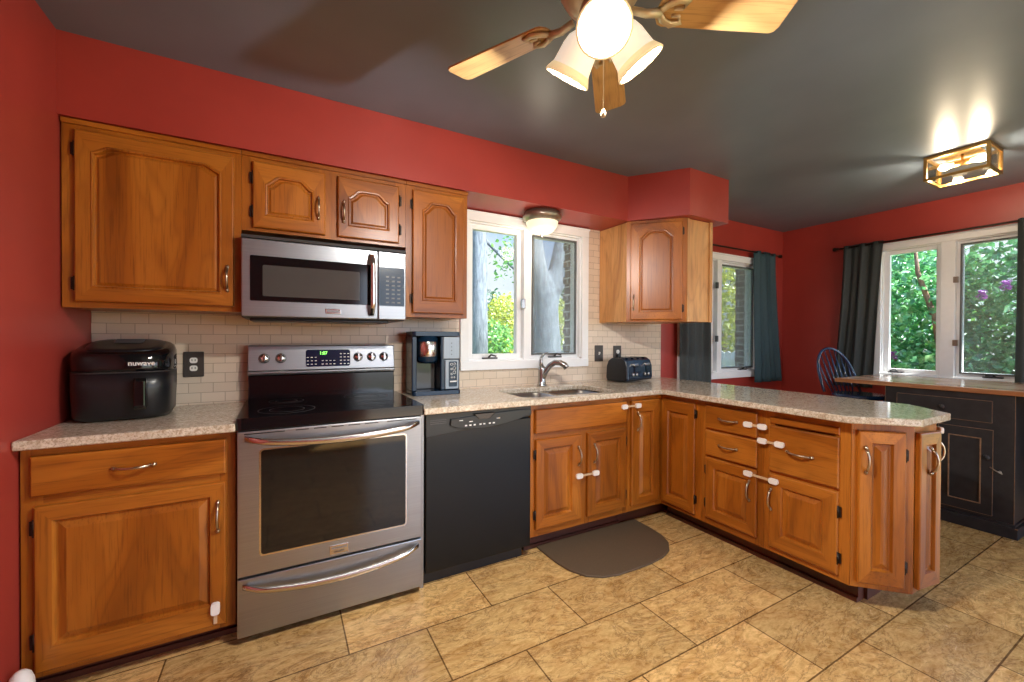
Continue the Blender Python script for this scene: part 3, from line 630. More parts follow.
bg_ = MB().prism([(-0.012, 0.905), (-0.095, 0.915), (-0.090, 1.045), (-0.012, 1.045)], R0 + 0.006, R1 - 0.006, plane='yz').build('backguard', 'black_gloss', rg, 0.004)
cp_ = MB().prism([(-0.012, 1.0455), (-0.103, 1.0455), (-0.107, 1.062), (-0.098, 1.072), (-0.080, 1.202), (-0.012, 1.206)], R0 + 0.004, R1 - 0.004, plane='yz').build('control_panel', 'steel', rg, 0.004)
def onp(z): return -0.0985 + (z - 1.072) * (0.018 / 0.13)
mb = MB(); NP = Vector((0, -1, 0.14)).normalized(); UP = Vector((0, 0.14, 1)).normalized()
T_ = Matrix((X, UP, -NP * -1)).transposed().to_4x4(); T_.translation = Vector((1.009, onp(1.132), 1.132))
mb = MB(T_).prism(rrect(-0.115, -0.047, 0.115, 0.047, 0.012, 4), -0.002, 0.0025); dsp = mb.build('display', 'display_blue', cp_)
mb = MB(T_).prism(rrect(-0.046, 0.016, -0.004, 0.042, 0.003, 3), 0.0026, 0.003); mb.build('screen', 'display_blue', cp_)
text('clock_digits', '1:07', 0.024, T_ @ Vector((-0.026, 0.027, 0.0036)), X, UP, 'led_green', dsp)
for cx_, cols, rows in ((-0.085, 3, 3), (0.0, 4, 2), (0.085, 3, 4)):
    kd = MB(T_)
    for i in range(cols):
        for j in range(rows):
            kx = cx_ + (i - (cols - 1) / 2) * 0.020; ky = -0.034 + j * 0.019; kd.box(kx - 0.005, ky - 0.0022, 0.0026, kx + 0.005, ky + 0.0022, 0.003)
    kd.build('keypad_marks', 'ink_white', dsp)
for kx in (0.697, 0.774, 1.168, 1.243, 1.314):
    kz = 1.135; T2 = T_.copy(); T2.translation = Vector((kx, onp(kz), kz)); k_ = MB(T2)
    k_.lathe([(0.024, 0.0), (0.024, 0.004), (0.021, 0.007), (0.019, 0.018), (0.017, 0.021), (0.001, 0.021)], n=20)
    ko = k_.build('knob', 'steel_bright', cp_)
    MB(T2).box(-0.005, -0.020, 0.0205, 0.005, 0.020, 0.029).box(-0.001, 0.024, 0.0, 0.001, 0.030, 0.0012).build('knob_grip', 'steel_bright', ko, 0.0015)
    MB(T2).lathe([(0.0243, 0.0005), (0.026, 0.0005), (0.026, 0.0014), (0.0243, 0.0014)], n=24, cap0=False, cap1=False).build('knob_ring', 'black_plastic', ko)
# oven door
od = MB().box(R0 + 0.002, YF - 0.022, 0.277, R1 - 0.002, YF + 0.02, 0.866).build('oven_door', 'steel', rg, 0.004)
gx0, gx1, gz0, gz1 = 0.704, 1.297, 0.356, 0.785
MB().prism(rrect(gx0, gz0, gx1, gz1, 0.012, 3), YF - 0.0245, YF - 0.02, plane='xz').build('oven_window', 'oven_glass', od)
MB().prism(rrect(gx0 - 0.007, gz0 - 0.007, gx1 + 0.007, gz1 + 0.007, 0.016, 3), YF - 0.0235, YF - 0.021, plane='xz', holes=[rrect(gx0, gz0, gx1, gz1, 0.012, 3)[::-1]]).build('window_trim', 'steel_bright', od)
vt = MB()
for a_, b_ in ((0.645, 0.79), (0.83, 0.88), (0.90, 0.95), (0.97, 1.02), (1.04, 1.09), (1.11, 1.17), (1.21, 1.35)): vt.box(a_, YF - 0.0228, 0.8535, b_, YF - 0.02, 0.8575)
vt.build('vent_slots', 'black_plastic', od)
def bowed(parent, x0, x1, z_end, z_mid, out, ry, rz, y):
    mb = MB(); L = []
    for i in range(25):
        t = i / 24; s = 2 * t - 1; b = 1 - s * s
        xx = x0 + (x1 - x0) * t; zz = z_end + (z_mid - z_end) * b; oo = y - 0.004 - out * min(1, b * 3.0)
        k = 0.75 + 0.25 * b
        L.append([(xx, oo + math.cos(w) * ry * k, zz + math.sin(w) * rz * k) for w in [2 * PI * j / 10 for j in range(10)]])
    mb.loops(L, 0, True); return mb.build('handle', 'steel_bright', parent)
bowed(od, 0.648, 1.362, 0.838, 0.808, 0.042, 0.010, 0.016, YF - 0.022)
bd = MB().box(0.963, YF - 0.0265, 0.288, 1.040, YF - 0.021, 0.330).build('badge', 'steel_bright', od, 0.003)
text('badge_text', 'FRIGIDAIRE', 0.0125, (1.0015, YF - 0.0268, 0.316), X, (0, 0, 1), 'ink_grey', bd, 0.0005)
text('badge_text', 'GALLERY', 0.011, (1.0015, YF - 0.0268, 0.301), X, (0, 0, 1), 'black_plastic', bd, 0.0005)
dw = MB().box(R0 + 0.002, YF - 0.022, 0.032, R1 - 0.002, YF + 0.02, 0.268).build('drawer', 'steel', rg, 0.004)
bowed(dw, 0.640, 1.360, 0.240, 0.196, 0.030, 0.009, 0.015, YF - 0.022)

# ------------------------------------------------------------------ microwave
X0 = 0.6155; X1 = 1.369; YM = -0.387
mw = thing('microwave', 'stainless over-the-range microwave above the range', 'microwave', (1.0, -0.2, 1.338))
MB().box(X0, -0.012, 1.340, X1, YM + 0.03, 1.722).build('body', 'grey_dark', mw, 0.003)
MB().box(X0 + 0.03, -0.06, 1.326, X1 - 0.08, YM + 0.05, 1.3395).build('underside_vent', 'black_plastic', mw, 0.004)
MB().prism([(YM + 0.03, 1.7215), (YM + 0.004, 1.7215), (YM - 0.002, 1.707), (YM + 0.03, 1.707)], X0, X1, plane='yz').build('vent_strip', 'steel', mw)
md_ = MB().box(X0, YM, 1.344, 1.221, YM + 0.03, 1.705).build('door', 'steel', mw, 0.005, 3)
MB().prism(rrect(0.650, 1.417, 1.205, 1.627, 0.006, 3), YM - 0.003, YM + 0.002, plane='xz').build('door_glass', 'black_gloss', md_)
MB().prism(rrect(0.700, 1.440, 1.130, 1.585, 0.006, 3), YM - 0.0038, YM - 0.0031, plane='xz').build('door_window', 'mw_glass', md_)
cpn = MB().box(1.2235, YM, 1.344, X1, YM + 0.03, 1.705).build('control_panel', 'steel', mw, 0.005, 3)
MB().prism(rrect(1.226, 1.417, 1.360, 1.622, 0.004, 3), YM - 0.003, YM + 0.002, plane='xz').build('keypad', 'navy_plastic', cpn)
kk = MB()
for i in range(3):
    for j in range(7): kk.box(1.262 + i * 0.030, YM - 0.0036, 1.432 + j * 0.0225, 1.278 + i * 0.030, YM - 0.0031, 1.440 + j * 0.0225)
kk.build('keypad_marks', 'ink_grey', cpn)
mb = MB(); L = []
for i in range(21):
    t = i / 20; b = math.sin(PI * t); L.append([(1.188 + math.cos(w) * 0.013, YM - 0.008 - 0.040 * min(1, b * 2.2) + math.sin(w) * 0.010, 1.362 + 0.320 * t) for w in [2 * PI * j / 10 for j in range(10)]])
mb.loops(L, 0, True).build('handle', 'steel_bright', md_)
bd = MB().box(0.968, YM - 0.004, 1.366, 1.040, YM + 0.001, 1.392).build('badge', 'steel_bright', md_, 0.002)
text('badge_text', 'FRIGIDAIRE', 0.0118, (1.004, YM - 0.0043, 1.380), X, (0, 0, 1), 'ink_grey', bd, 0.0005)

# ------------------------------------------------------------------ dishwasher
D0 = 1.400; D1 = 2.016; YD = -0.640
dwr = thing('dishwasher', 'black built-in dishwasher between the range and the sink cabinet', 'dishwasher', (1.71, -0.3, 0))
MB().box(D0, -0.02, 0.09, D1, YD + 0.03, 0.866).build('body', 'black_plastic', dwr)
MB().box(1.3815, -0.3, 0.0, 1.3985, -0.625, 0.866).build('side_filler', 'steel', dwr)
MB().box(D0 + 0.01, -0.1, 0, D1 - 0.032, YD + 0.045, 0.09).build('toe_panel', 'black_plastic', dwr)
dd = MB().box(D0 + 0.003, YD - 0.002, 0.072, D1 - 0.003, YD + 0.03, 0.80).build('door', 'dw_black', dwr, 0.004)
pn = MB().prism([(D0 + 0.003, 0.752), (D0 + 0.003, 0.864), (D1 - 0.003, 0.864), (D1 - 0.003, 0.8105), (1.80, 0.788)], YD - 0.004, YD + 0.03, plane='xz').build('control_panel', 'dw_panel', dwr, 0.003)
cres = [(1.525, 0.842), (1.520, 0.815)] + [(1.525 + 0.475 * t, 0.800 - 0.115 * t * (1 - t) * 1.25 + 0.022 * t * t) for t in [i / 14 for i in range(15)]] + [(1.998, 0.828)]
cres = [(1.53, 0.835), (1.527, 0.803), (1.56, 0.788), (1.61, 0.778), (1.67, 0.773), (1.73, 0.772), (1.79, 0.777), (1.85, 0.785), (1.92, 0.798), (2.008, 0.822), (2.008, 0.850), (1.93, 0.852), (1.75, 0.846)]
MB().prism(cres, YD - 0.016, YD - 0.003, plane='xz').build('control_strip', 'dw_panel', pn, 0.006, 3)
MB().prism([(1.655, 0.852), (1.685, 0.822), (1.745, 0.820), (1.785, 0.852)], YD - 0.018, YD - 0.012, plane='xz').build('pocket_handle', 'black_gloss', pn, 0.003)
bt = MB()
for bx_ in (1.612, 1.636, 1.660, 1.694, 1.716, 1.748, 1.772): bt.box(bx_ - 0.006, YD - 0.0175, 0.792, bx_ + 0.006, YD - 0.015, 0.799)
for bx_, bz in ((1.585, 0.822), (1.64, 0.812), (1.80, 0.816)): bt.box(bx_ - 0.010, YD - 0.0172, bz, bx_ + 0.010, YD - 0.015, bz + 0.004)
bt.build('button_marks', 'ink_white', pn)
vb = MB()
for j in range(3): vb.box(1.425, YD - 0.0055, 0.815 + j * 0.009, 1.51, YD - 0.003, 0.819 + j * 0.009)
vb.build('vent_slats', 'grey_dark', pn)
MB().lathe([(0.001, 0), (0.012, 0), (0.012, 0.003), (0.001, 0.0035)], (1.963, YD - 0.0035, 0.838), 20, axis=(0, -1, 0)).build('badge', 'nickel', pn)

# ------------------------------------------------------------------ air fryer
Ta = Matrix.Translation((0.186, -0.235, 0.9025)) @ Matrix.Rotation(math.radians(4), 4, 'Z') @ Matrix.Diagonal((1.0, 1.0, 1.06, 1))
af = thing('air_fryer', 'black air fryer standing on the left countertop', 'air fryer', (0.196, -0.265, 0.9025))
def sup(hw, hd, n=40, p=3.6):
    P = []
    for i in range(n):
        t = 2 * PI * i / n; c_, s_ = math.cos(t), math.sin(t)
        P.append((hw * math.copysign(abs(c_) ** (2 / p), c_), hd * math.copysign(abs(s_) ** (2 / p), s_)))
    return P
L = [[(x_, y_, z) for x_, y_ in sup(w, d_)] for w, d_, z in ((0.150, 0.150, 0.004), (0.160, 0.162, 0.02), (0.164, 0.166, 0.12), (0.164, 0.166, 0.185))]
MB(Ta).loops(L).build('body', 'black_plastic', af)
sl_ = lambda y_, z: z + 0.17 * y_ * max(0.0, (z - 0.205) / 0.085)
L = [[(x_, y_, sl_(y_, z)) for x_, y_ in sup(w, d_, p=3.0)] for w, d_, z in ((0.166, 0.168, 0.190), (0.167, 0.169, 0.205), (0.165, 0.167, 0.262), (0.159, 0.161, 0.278), (0.148, 0.150, 0.287), (0.138, 0.140, 0.289))]
tp = MB(Ta).loops(L).build('upper_housing', 'black_gloss', af)
L = [[(x_, y_, sl_(y_, z)) for x_, y_ in sup(w, d_, p=3.0)] for w, d_, z in ((0.128, 0.128, 0.287), (0.124, 0.124, 0.294), (0.10, 0.10, 0.296))]
lid = MB(Ta).loops(L).build('top_vent', 'black_plastic', tp)
vv = MB(Ta)
for j in range(5): vv.box(-0.05, 0.01 + j * 0.018, sl_(0.014 + j * 0.018, 0.297), 0.05, 0.018 + j * 0.018, sl_(0.014 + j * 0.018, 0.2995))
vv.build('vent_slats', 'grey_dark', lid)
L = [[(x_, y_, z) for x_, y_ in sup(w, d_)] for w, d_, z in ((0.1645, 0.1665, 0.186), (0.1645, 0.1665, 0.1895))]
MB(Ta).loops(L).build('seam_band', 'grey_dark', af)
hb = MB(Ta).prism([(-0.166, 0.05), (-0.205, 0.045), (-0.215, 0.055), (-0.215, 0.155), (-0.205, 0.168), (-0.166, 0.165)], 0.052, 0.092, plane='yz').build('basket_handle', 'black_gloss', af, 0.008, 3)
rt = Matrix.Rotation(math.radians(4), 3, 'Z') @ X
text('brand_text', 'nuwave', 0.028, Ta @ Vector((0.072, -0.1692, 0.222)), rt, (0, 0, 1), 'ink_white', tp, 0.001)

# ------------------------------------------------------------------ coffee maker
Tc = Matrix.Translation((1.60, -0.165, 0.9025)) @ Matrix.Rotation(math.radians(-2), 4, 'Z') @ Matrix.Diagonal((1, 1, 1.03, 1))
cm = thing('coffee_maker', 'black and silver coffee maker beside the range', 'coffee maker', (1.60, -0.165, 0.9025))
MB(Tc).prism(rrect(-0.148, -0.075, 0.152, 0.12, 0.02, 4), 0.0, 0.025).build('base', 'navy_plastic', cm, 0.005)
MB(Tc).box(-0.148, -0.055, 0.0252, -0.118, 0.115, 0.345).build('left_column', 'navy_plastic', cm, 0.006)
MB(Tc).prism(rrect(-0.148, -0.07, 0.150, 0.118, 0.02, 4), 0.3455, 0.372).build('top_housing', 'navy_plastic', cm, 0.008)
MB(Tc).box(-0.117, 0.05, 0.0252, 0.02, 0.112, 0.345).build('rear_tank', 'mw_glass', cm, 0.004)
MB(Tc).lathe([(0.050, 0.185), (0.066, 0.205), (0.068, 0.345)], (-0.045, -0.005, 0), 24).build('brew_basket', 'navy_plastic', cm)
MB(Tc).lathe([(0.0685, 0.225), (0.0695, 0.227), (0.0695, 0.312), (0.0685, 0.314)], (-0.045, -0.005, 0), 24).build('basket_band', 'steel_bright', cm)
rh = MB(Tc).box(0.026, -0.060, 0.0252, 0.148, 0.110, 0.345).build('right_housing', 'navy_plastic', cm, 0.006)
MB(Tc).box(0.040, -0.066, 0.210, 0.146, -0.0595, 0.342).build('upper_plate', 'steel_dull', rh, 0.004)
MB(Tc).box(0.052, -0.066, 0.030, 0.140, -0.0595, 0.205).build('lower_plate', 'steel_dull', rh, 0.004)
MB(Tc).prism(rrect(0.076, 0.045, 0.128, 0.195, 0.006, 3), -0.069, -0.0655, plane='xz').build('keypad', 'navy_plastic', rh)
kb = MB(Tc)
for i, (kx, kz, r_) in enumerate(((0.092, 0.178, 0.008), (0.112, 0.180, 0.008), (0.110, 0.155, 0.010), (0.092, 0.150, 0.006), (0.110, 0.130, 0.010), (0.092, 0.120, 0.006), (0.094, 0.100, 0.005), (0.110, 0.100, 0.005))):
    kb.lathe([(r_ - 0.002, 0), (r_, 0), (r_, 0.0008), (r_ - 0.002, 0.0008)], (kx, -0.069, kz), 14, axis=(0, -1, 0), cap0=False, cap1=False)
kb.box(0.082, -0.0698, 0.072, 0.124, -0.069, 0.080); kb.build('button_marks', 'ink_white', rh)
for j in range(4): MB(Tc).box(0.090, -0.0668, 0.235 + j * 0.022, 0.096, -0.0658, 0.241 + j * 0.022).build('gauge_mark', 'grey_dark', rh)

# ------------------------------------------------------------------ toaster
Tt = Matrix.Translation((3.275, -0.130, 0.9025)) @ Matrix.Rotation(math.radians(12), 4, 'Z') @ Matrix.Diagonal((1.12, 1.05, 1.04, 1))
to = thing('toaster', 'glossy black four slice toaster in the counter corner', 'toaster', (3.255, -0.125, 0.9025))
prof = [(-0.085, 0.008), (-0.095, 0.03), (-0.092, 0.12), (-0.075, 0.165), (-0.045, 0.185), (0.045, 0.185), (0.075, 0.165), (0.092, 0.12), (0.095, 0.03), (0.085, 0.008)]
bdy = MB(Tt).prism(prof, -0.155, 0.155, plane='yz').build('body', 'navy_plastic', to, 0.012, 4)
for sx in (-1, 1):
    MB(Tt).prism([(a * 0.97, b * 0.98 + 0.001) for a, b in prof], sx * 0.153, sx * 0.166, plane='yz').build('end_cap', 'black_plastic', to, 0.008, 3)
sl = MB(Tt)
for i in range(4):
    xx = -0.105 + i * 0.07; sl.box(xx - 0.014, -0.06, 0.1852, xx + 0.014, 0.06, 0.1875)
sl.build('bread_slots', 'black_gloss', to)
for i in range(2):
    xx = -0.075 + i * 0.15
    MB(Tt).box(xx - 0.028, -0.112, 0.125, xx + 0.028, -0.088, 0.142).build('lever', 'steel_bright', to, 0.004)
    MB(Tt).box(xx - 0.004, -0.0965, 0.05, xx + 0.004, -0.093, 0.13).build('lever_slot', 'black_gloss', to)
    for q in (-0.022, 0.022): MB(Tt).lathe([(0.012, 0), (0.012, 0.010), (0.009, 0.014), (0.001, 0.014)], (xx + q, -0.094, 0.06), 16, axis=(0, -1, 0)).build('knob', 'steel_bright', to)

# ------------------------------------------------------------------ wall plates
def plate(name, label, cat, x0, x1, z0, z1, style):
    r = thing(name, label, cat, ((x0 + x1) / 2, yt, (z0 + z1) / 2)); xc, zc = (x0 + x1) / 2, (z0 + z1) / 2
    MB().prism(rrect(x0, z0, x1, z1, 0.004, 3), yt - 0.006, yt - 0.0002, plane='xz').build('cover_plate', 'bronze_plate', r, 0.002)
    if style == 'outlet':
        for dz in (-0.02, 0.02):
            o = MB().prism(rrect(xc - 0.016, zc + dz - 0.014, xc + 0.016, zc + dz + 0.014, 0.010, 4), yt - 0.0085, yt - 0.0055, plane='xz').build('socket', 'white_plastic', r)
            MB().box(xc - 0.008, yt - 0.009, zc + dz - 0.004, xc - 0.005, yt - 0.0084, zc + dz + 0.006).box(xc + 0.005, yt - 0.009, zc + dz - 0.004, xc + 0.008, yt - 0.0084, zc + dz + 0.006).build('slots', 'black_plastic', o)
    elif style == 'switch': MB().prism([(yt - 0.006, zc - 0.012), (yt - 0.018, zc + 0.004), (yt - 0.016, zc + 0.010), (yt - 0.006, zc + 0.012)], xc - 0.005, xc + 0.005, plane='yz').build('toggle', 'white_plastic', r)
    else:
        MB().lathe([(0.017, 0), (0.017, 0.004), (0.001, 0.005)], (xc + 0.004, yt - 0.006, zc + 0.015), 18, axis=(0, -1, 0)).build('socket', 'white_plastic', r)
        MB().box(xc - 0.014, yt - 0.030, zc - 0.036, xc + 0.014, yt - 0.006, zc - 0.006).build('plug', 'black_plastic', r, 0.004)
    return r
plate('wall_outlet', 'dark bronze double outlet right of the air fryer', 'outlet', 0.343, 0.428, 1.044, 1.172, 'outlet')
plate('light_switch', 'dark bronze light switch just right of the sink window', 'switch', 3.008, 3.093, 1.060, 1.192, 'switch')
plate('wall_outlet', 'dark bronze outlet with a plug directly above the toaster', 'outlet', 3.207, 3.292, 1.056, 1.188, 'plug')

# ------------------------------------------------------------------ child locks
def child_lock(label, a, b, N, up=Vector((0, 0, 1)), two=True):
    a = Vector(a); b = Vector(b); N = Vector(N); u = (b - a).normalized(); v = N.cross(u)
    root = thing('child_lock', label, 'child lock', (a + b) / 2, 'white child safety latches')
    def pad(c):
        T2 = Matrix((u, v, N)).transposed().to_4x4(); T2.translation = c
        return MB(T2).prism(rrect(-0.024, -0.015, 0.024, 0.015, 0.010, 4), 0.0005, 0.013)
    pa = pad(a).build('pad', 'white_plastic', root, 0.004, 3)
    if two: pad(b).build('pad', 'white_plastic', root, 0.004, 3)
    T2 = Matrix((u, v, N)).transposed().to_4x4(); T2.translation = a; l = (b - a).length
    MB(T2).box(0.0245, -0.006, 0.004, l - (0.0245 if two else 0), 0.006, 0.0065).build('strap', 'clear_strap', root)
    return root
FD = FB - 0.0205; XD = XP - 0.0205
child_lock('white latch joining the two doors under the sink', (2.357, FD, 0.414), (2.484, FD, 0.414), NY)
child_lock('white latch from the false drawer front to the narrow corner door', (2.722, FD, 0.806), (2.842, FD, 0.806), NY)
child_lock('white latch from the upper small drawer to the peninsula frame', (XD, -1.250, 0.770), (XD, -1.330, 0.772), NX)
child_lock('white latch on the left edge of the deep peninsula drawer', (XD, -1.330, 0.695), (XD, -1.420, 0.695), NX)
child_lock('white latch joining the two peninsula doors below the drawers', (XD, -1.253, 0.495), (XD, -1.392, 0.493), NX)
child_lock('white latch at the lower right of the door under the air fryer', (0.548, FD, 0.172), (0.548, FD, 0.112), NY, two=False)
u = (A3 - A2).normalized(); n = Vector((u.y, -u.x, 0)); n = n if n.x > 0 else -n
child_lock('white latch high on the far corner of the peninsula end', A2 + u * 0.030 + n * 0.0210 + Vector((0, 0, 0.815)), A2 + u * 0.10 + n * 0.0210 + Vector((0, 0, 0.815)), n, two=False)
bp = thing('bumper', 'small white rounded plastic bumper on the floor at the left wall', 'bumper', (0.035, -0.70, 0))
MB().lathe([(0.033, 0), (0.033, 0.10), (0.031, 0.125), (0.024, 0.147), (0.013, 0.159), (0.001, 0.163)], (0.036, -0.705, 0.0), 20).build('cap', 'white_plastic', bp)

# ------------------------------------------------------------------ mat
half = [(2.105, -0.565), (2.105, -0.66), (2.108, -0.76), (2.125, -0.86), (2.17, -0.945), (2.24, -0.995), (2.33, -1.018), (2.45, -1.022)]
half += [(2.57, -1.020), (2.68, -1.005), (2.77, -0.970), (2.84, -0.905), (2.88, -0.82), (2.893, -0.72), (2.895, -0.565)]
mt_ = MB().prism(half, 0.0005, 0.012)
tag(mt_.build('kitchen_mat', 'mat', None, 0.006, 3), 'brown half-round cushioned mat on the floor before the sink cabinet', 'mat')

# ------------------------------------------------------------------ ceiling fan
FC = Vector((1.548, -1.758, 0)); ZB = 2.16
fan = thing('ceiling_fan', 'ceiling fan with oak blades and three lit bell shades', 'ceiling fan', (FC.x, FC.y, H))
MB().lathe([(0.001, H - 0.001), (0.085, H - 0.001), (0.088, H - 0.03), (0.06, H - 0.05), (0.06, 2.345), (0.105, 2.33), (0.118, 2.29), (0.118, 2.22), (0.10, 2.185), (0.07, 2.165), (0.001, 2.165)][::-1], FC, 32).build('motor_housing', 'cream_metal', fan)
MB().lathe([(0.001, 2.164), (0.055, 2.164), (0.060, 2.15), (0.060, 2.12), (0.050, 2.095), (0.03, 2.08), (0.001, 2.078)][::-1], FC, 28).build('switch_housing', 'cream_metal', fan)
for k in range(5):
    ang = math.radians(45 + 72 * k); ax = math.radians(-11)
    Tb = Matrix.Translation((FC.x, FC.y, ZB)) @ Matrix.Rotation(ang, 4, 'Z')
    Tp = Tb @ Matrix.Rotation(ax, 4, 'X')
    P = []
    w0, w1, r0, r1 = 0.048, 0.059, 0.165, 0.526
    for i in range(7): a_ = PI / 2 + PI * i / 6; P.append((r0 + 0.02 + 0.03 * math.cos(a_), w0 * math.sin(a_)))
    P += [(r1 - 0.02, -w1), (r1 - 0.006, -w1 + 0.006), (r1, -w1 + 0.02), (r1, w1 - 0.02), (r1 - 0.006, w1 - 0.006), (r1 - 0.02, w1)]
    b_ = MB(); b_.prism(P, -0.003, 0.003); bo = b_.build('blade', 'blade', fan, 0.0015); bo.matrix_basis = Tp; bo.matrix_parent_inverse = WORLD[fan.name].inverted()
    ir = MB(Tp).tube([(0.085, 0, -0.005), (0.125, 0, -0.014), (0.165, 0, -0.010)], [0.010, 0.011, 0.012], 8)
    for sg in (-1, 1):
        ir.tube([(0.160, 0, -0.010), (0.178, sg * 0.022, -0.010), (0.205, sg * 0.036, -0.008), (0.232, sg * 0.030, -0.006), (0.222, sg * 0.012, -0.006), (0.20, sg * 0.010, -0.007)], [0.009, 0.010, 0.011, 0.010, 0.008, 0.006], 8, flat=0.6)
    ir.build('blade_iron', 'cream_metal', fan)
for k, dg in enumerate((-127, -18, 105)):
    a_ = math.radians(dg); dirv = Vector((math.cos(a_), math.sin(a_), 0)); axis = (dirv * 0.60 + Vector((0, 0, -0.80))).normalized()
    c0 = FC + dirv * 0.045 + Vector((0, 0, 2.116))
    MB().tube([FC + dirv * 0.025 + Vector((0, 0, 2.135)), c0 - axis * 0.012, c0 + axis * 0.012], [0.012, 0.018, 0.021], 12).build('shade_holder', 'cream_metal', fan)
    pf = [(0.020, 0.004), (0.033, 0.010), (0.044, 0.024), (0.050, 0.046), (0.0525, 0.072), (0.055, 0.094), (0.062, 0.112), (0.066, 0.120)]
    sh = MB().lathe(pf, c0, 28, axis=axis, cap0=False, cap1=False).build('shade', 'shade', fan, solid=0.003)
    MB().lathe([(0.0580, 0.100), (0.0665, 0.116), (0.0690, 0.1225), (0.0660, 0.1240), (0.0585, 0.1170), (0.0540, 0.1080)], c0, 28, axis=axis, cap0=False, cap1=False).build('shade_rim', 'shade_rim', sh, solid=0.002)
    MB().lathe([(0.001, 0.0), (0.013, 0.001), (0.014, 0.02), (0.025, 0.05), (0.027, 0.065), (0.020, 0.085), (0.001, 0.092)], c0, 16, axis=axis).build('bulb', 'bulb', sh)
    lo = lamp('fan_lamp', c0 + axis * 0.110, 28, (1.0, 0.965, 0.91), 0.012)
ch = FC + Vector((0.036, 0.030, 0))
mb = MB().tube([ch + Vector((-0.004, -0.004, 2.09)), ch + Vector((0, 0, 2.06)), ch + Vector((0, 0, 1.905))], 0.0016, 6); pc = mb.build('pull_chain', 'cream_metal', fan)
MB().lathe([(0.001, 0), (0.007, 0.003), (0.008, 0.012), (0.004, 0.022), (0.001, 0.024)], ch + Vector((0, 0, 1.882)), 12).build('chain_fob', 'cream_metal', pc)

# ------------------------------------------------------------------ soffit light
LC = Vector((2.375, -0.19, 0))
fl = thing('flush_light', 'small domed flush light under the soffit above the sink', 'ceiling light', (LC.x, LC.y, ZS))
MB().lathe([(0.001, 2.060), (0.100, 2.060), (0.122, 2.068), (0.135, 2.085), (0.137, 2.100), (0.120, 2.1275), (0.001, 2.1278)], LC, 32).build('pan', 'bronze_pan', fl)
pf = [(0.112, 2.059), (0.110, 2.045), (0.100, 2.022), (0.080, 2.000), (0.052, 1.986), (0.022, 1.980), (0.001, 1.979)]
MB().lathe(pf[::-1], LC, 32, cap0=False, cap1=False).build('dome', 'dome', fl)
MB().lathe([(0.001, 1.958), (0.006, 1.960), (0.005, 1.968), (0.012, 1.974), (0.014, 1.981), (0.001, 1.982)], LC, 14).build('finial', 'bronze_pan', fl)
lamp('soffit_lamp', (LC.x, LC.y - 0.02, 1.93), 2.2, (1.0, 0.86, 0.68), 0.06)

# ------------------------------------------------------------------ lantern light in the dining corner
q0, q1, e0, e1, zb, zt = 4.51, 4.765, -1.84, -1.54, 2.300, 2.4575
lt = thing('ceiling_light', 'rectangular brass and glass lantern light on the dining ceiling', 'ceiling light', ((q0 + q1) / 2, (e0 + e1) / 2, H))
g = 0.016; fr = MB()
for xx in (q0, q1 - g):
    for yy in (e0, e1 - g): fr.box(xx, yy, zb, xx + g, yy + g, zt)
for z in (zb, zt - 0.02):
    for xx in (q0, q1 - g): fr.box(xx, e0 + g, z, xx + g, e1 - g, z + (g if z == zb else 0.02))
    for yy in (e0, e1 - g): fr.box(q0 + g, yy, z, q1 - g, yy + g, z + (g if z == zb else 0.02))
fr.build('frame', 'gold', lt, 0.0015)
MB().box(q0 + 0.06, e0 + 0.06, zt - 0.006, q1 - 0.06, e1 - 0.06, zt).build('mounting_plate', 'gold', lt)
for a_ in ((q0 + .006, e0 + g, q0 + .009, e1 - g), (q1 - .009, e0 + g, q1 - .006, e1 - g), (q0 + g, e0 + .006, q1 - g, e0 + .009), (q0 + g, e1 - .009, q1 - g, e1 - .006)):
    MB().box(a_[0], a_[1], zb + g, a_[2], a_[3], zt - 0.021).build('glass_pane', 'clear', lt)
xm = (q0 + q1) / 2; ym = (e0 + e1) / 2
MB().tube([(xm, ym, zt - 0.006), (xm, ym, 2.402)], 0.008, 10).tube([(xm, ym - 0.035, 2.398), (xm, ym + 0.035, 2.398)], 0.017, 12).build('socket_bar', 'gold', lt)
for sg in (-1, 1):
    MB().lathe([(0.001, 0), (0.013, 0.002), (0.015, 0.02), (0.023, 0.045), (0.021, 0.065), (0.001, 0.08)], (xm, ym + sg * 0.036, 2.398), 16, axis=(0, sg, 0)).build('bulb', 'bulb', lt)
    lamp('lantern_lamp', (xm + 0.0, ym + sg * 0.08, 2.350), 6, (1.0, 0.82, 0.60), 0.03)

# ------------------------------------------------------------------ curtains and rods
def curtain(name, label, fr, top, bot, zt_, zb_, folds, amp, mat, kink=0.0, seed=0):
    rnd = random.Random(seed); nu, nv = folds * 12, 26; mb = MB(); vs = []
    ph = [rnd.uniform(-0.5, 0.5) for _ in range(folds + 2)]
    for j in range(nv + 1):
        v = j / nv; z = zt_ + (zb_ - zt_) * v; s = v ** 0.8
        a0 = top[0] + (bot[0] - top[0]) * s; a1 = top[1] + (bot[1] - top[1]) * (v ** 1.6)
        for i in range(nu + 1):
            u = i / nu; k = u * folds
            w = math.sin(2 * PI * k * 0.8 + 1.1 * math.sin(4.2 * u + seed) + ph[int(k)] * v) * (0.35 + 0.55 * v) + 0.5 * math.sin(2 * PI * k * 0.47 + 2 * v + seed)
            g = 0.25 * amp * math.sin(9 * PI * k) * max(0, 1 - v * 9)
            vs.append(fr(a0 + (a1 - a0) * u, amp * w + g, z))
    fs = [(j * (nu + 1) + i, j * (nu + 1) + i + 1, (j + 1) * (nu + 1) + i + 1, (j + 1) * (nu + 1) + i) for j in range(nv) for i in range(nu)]
    mb.add(vs, fs, 0, True); o = mb.build(name, mat, None, solid=0.003, weld=False)
    return tag(o, label, 'curtain')
fB = lambda u, d, z: (u, -0.085 + d, z); fR = lambda u, d, z: (XR - 0.085 + d, u, z)
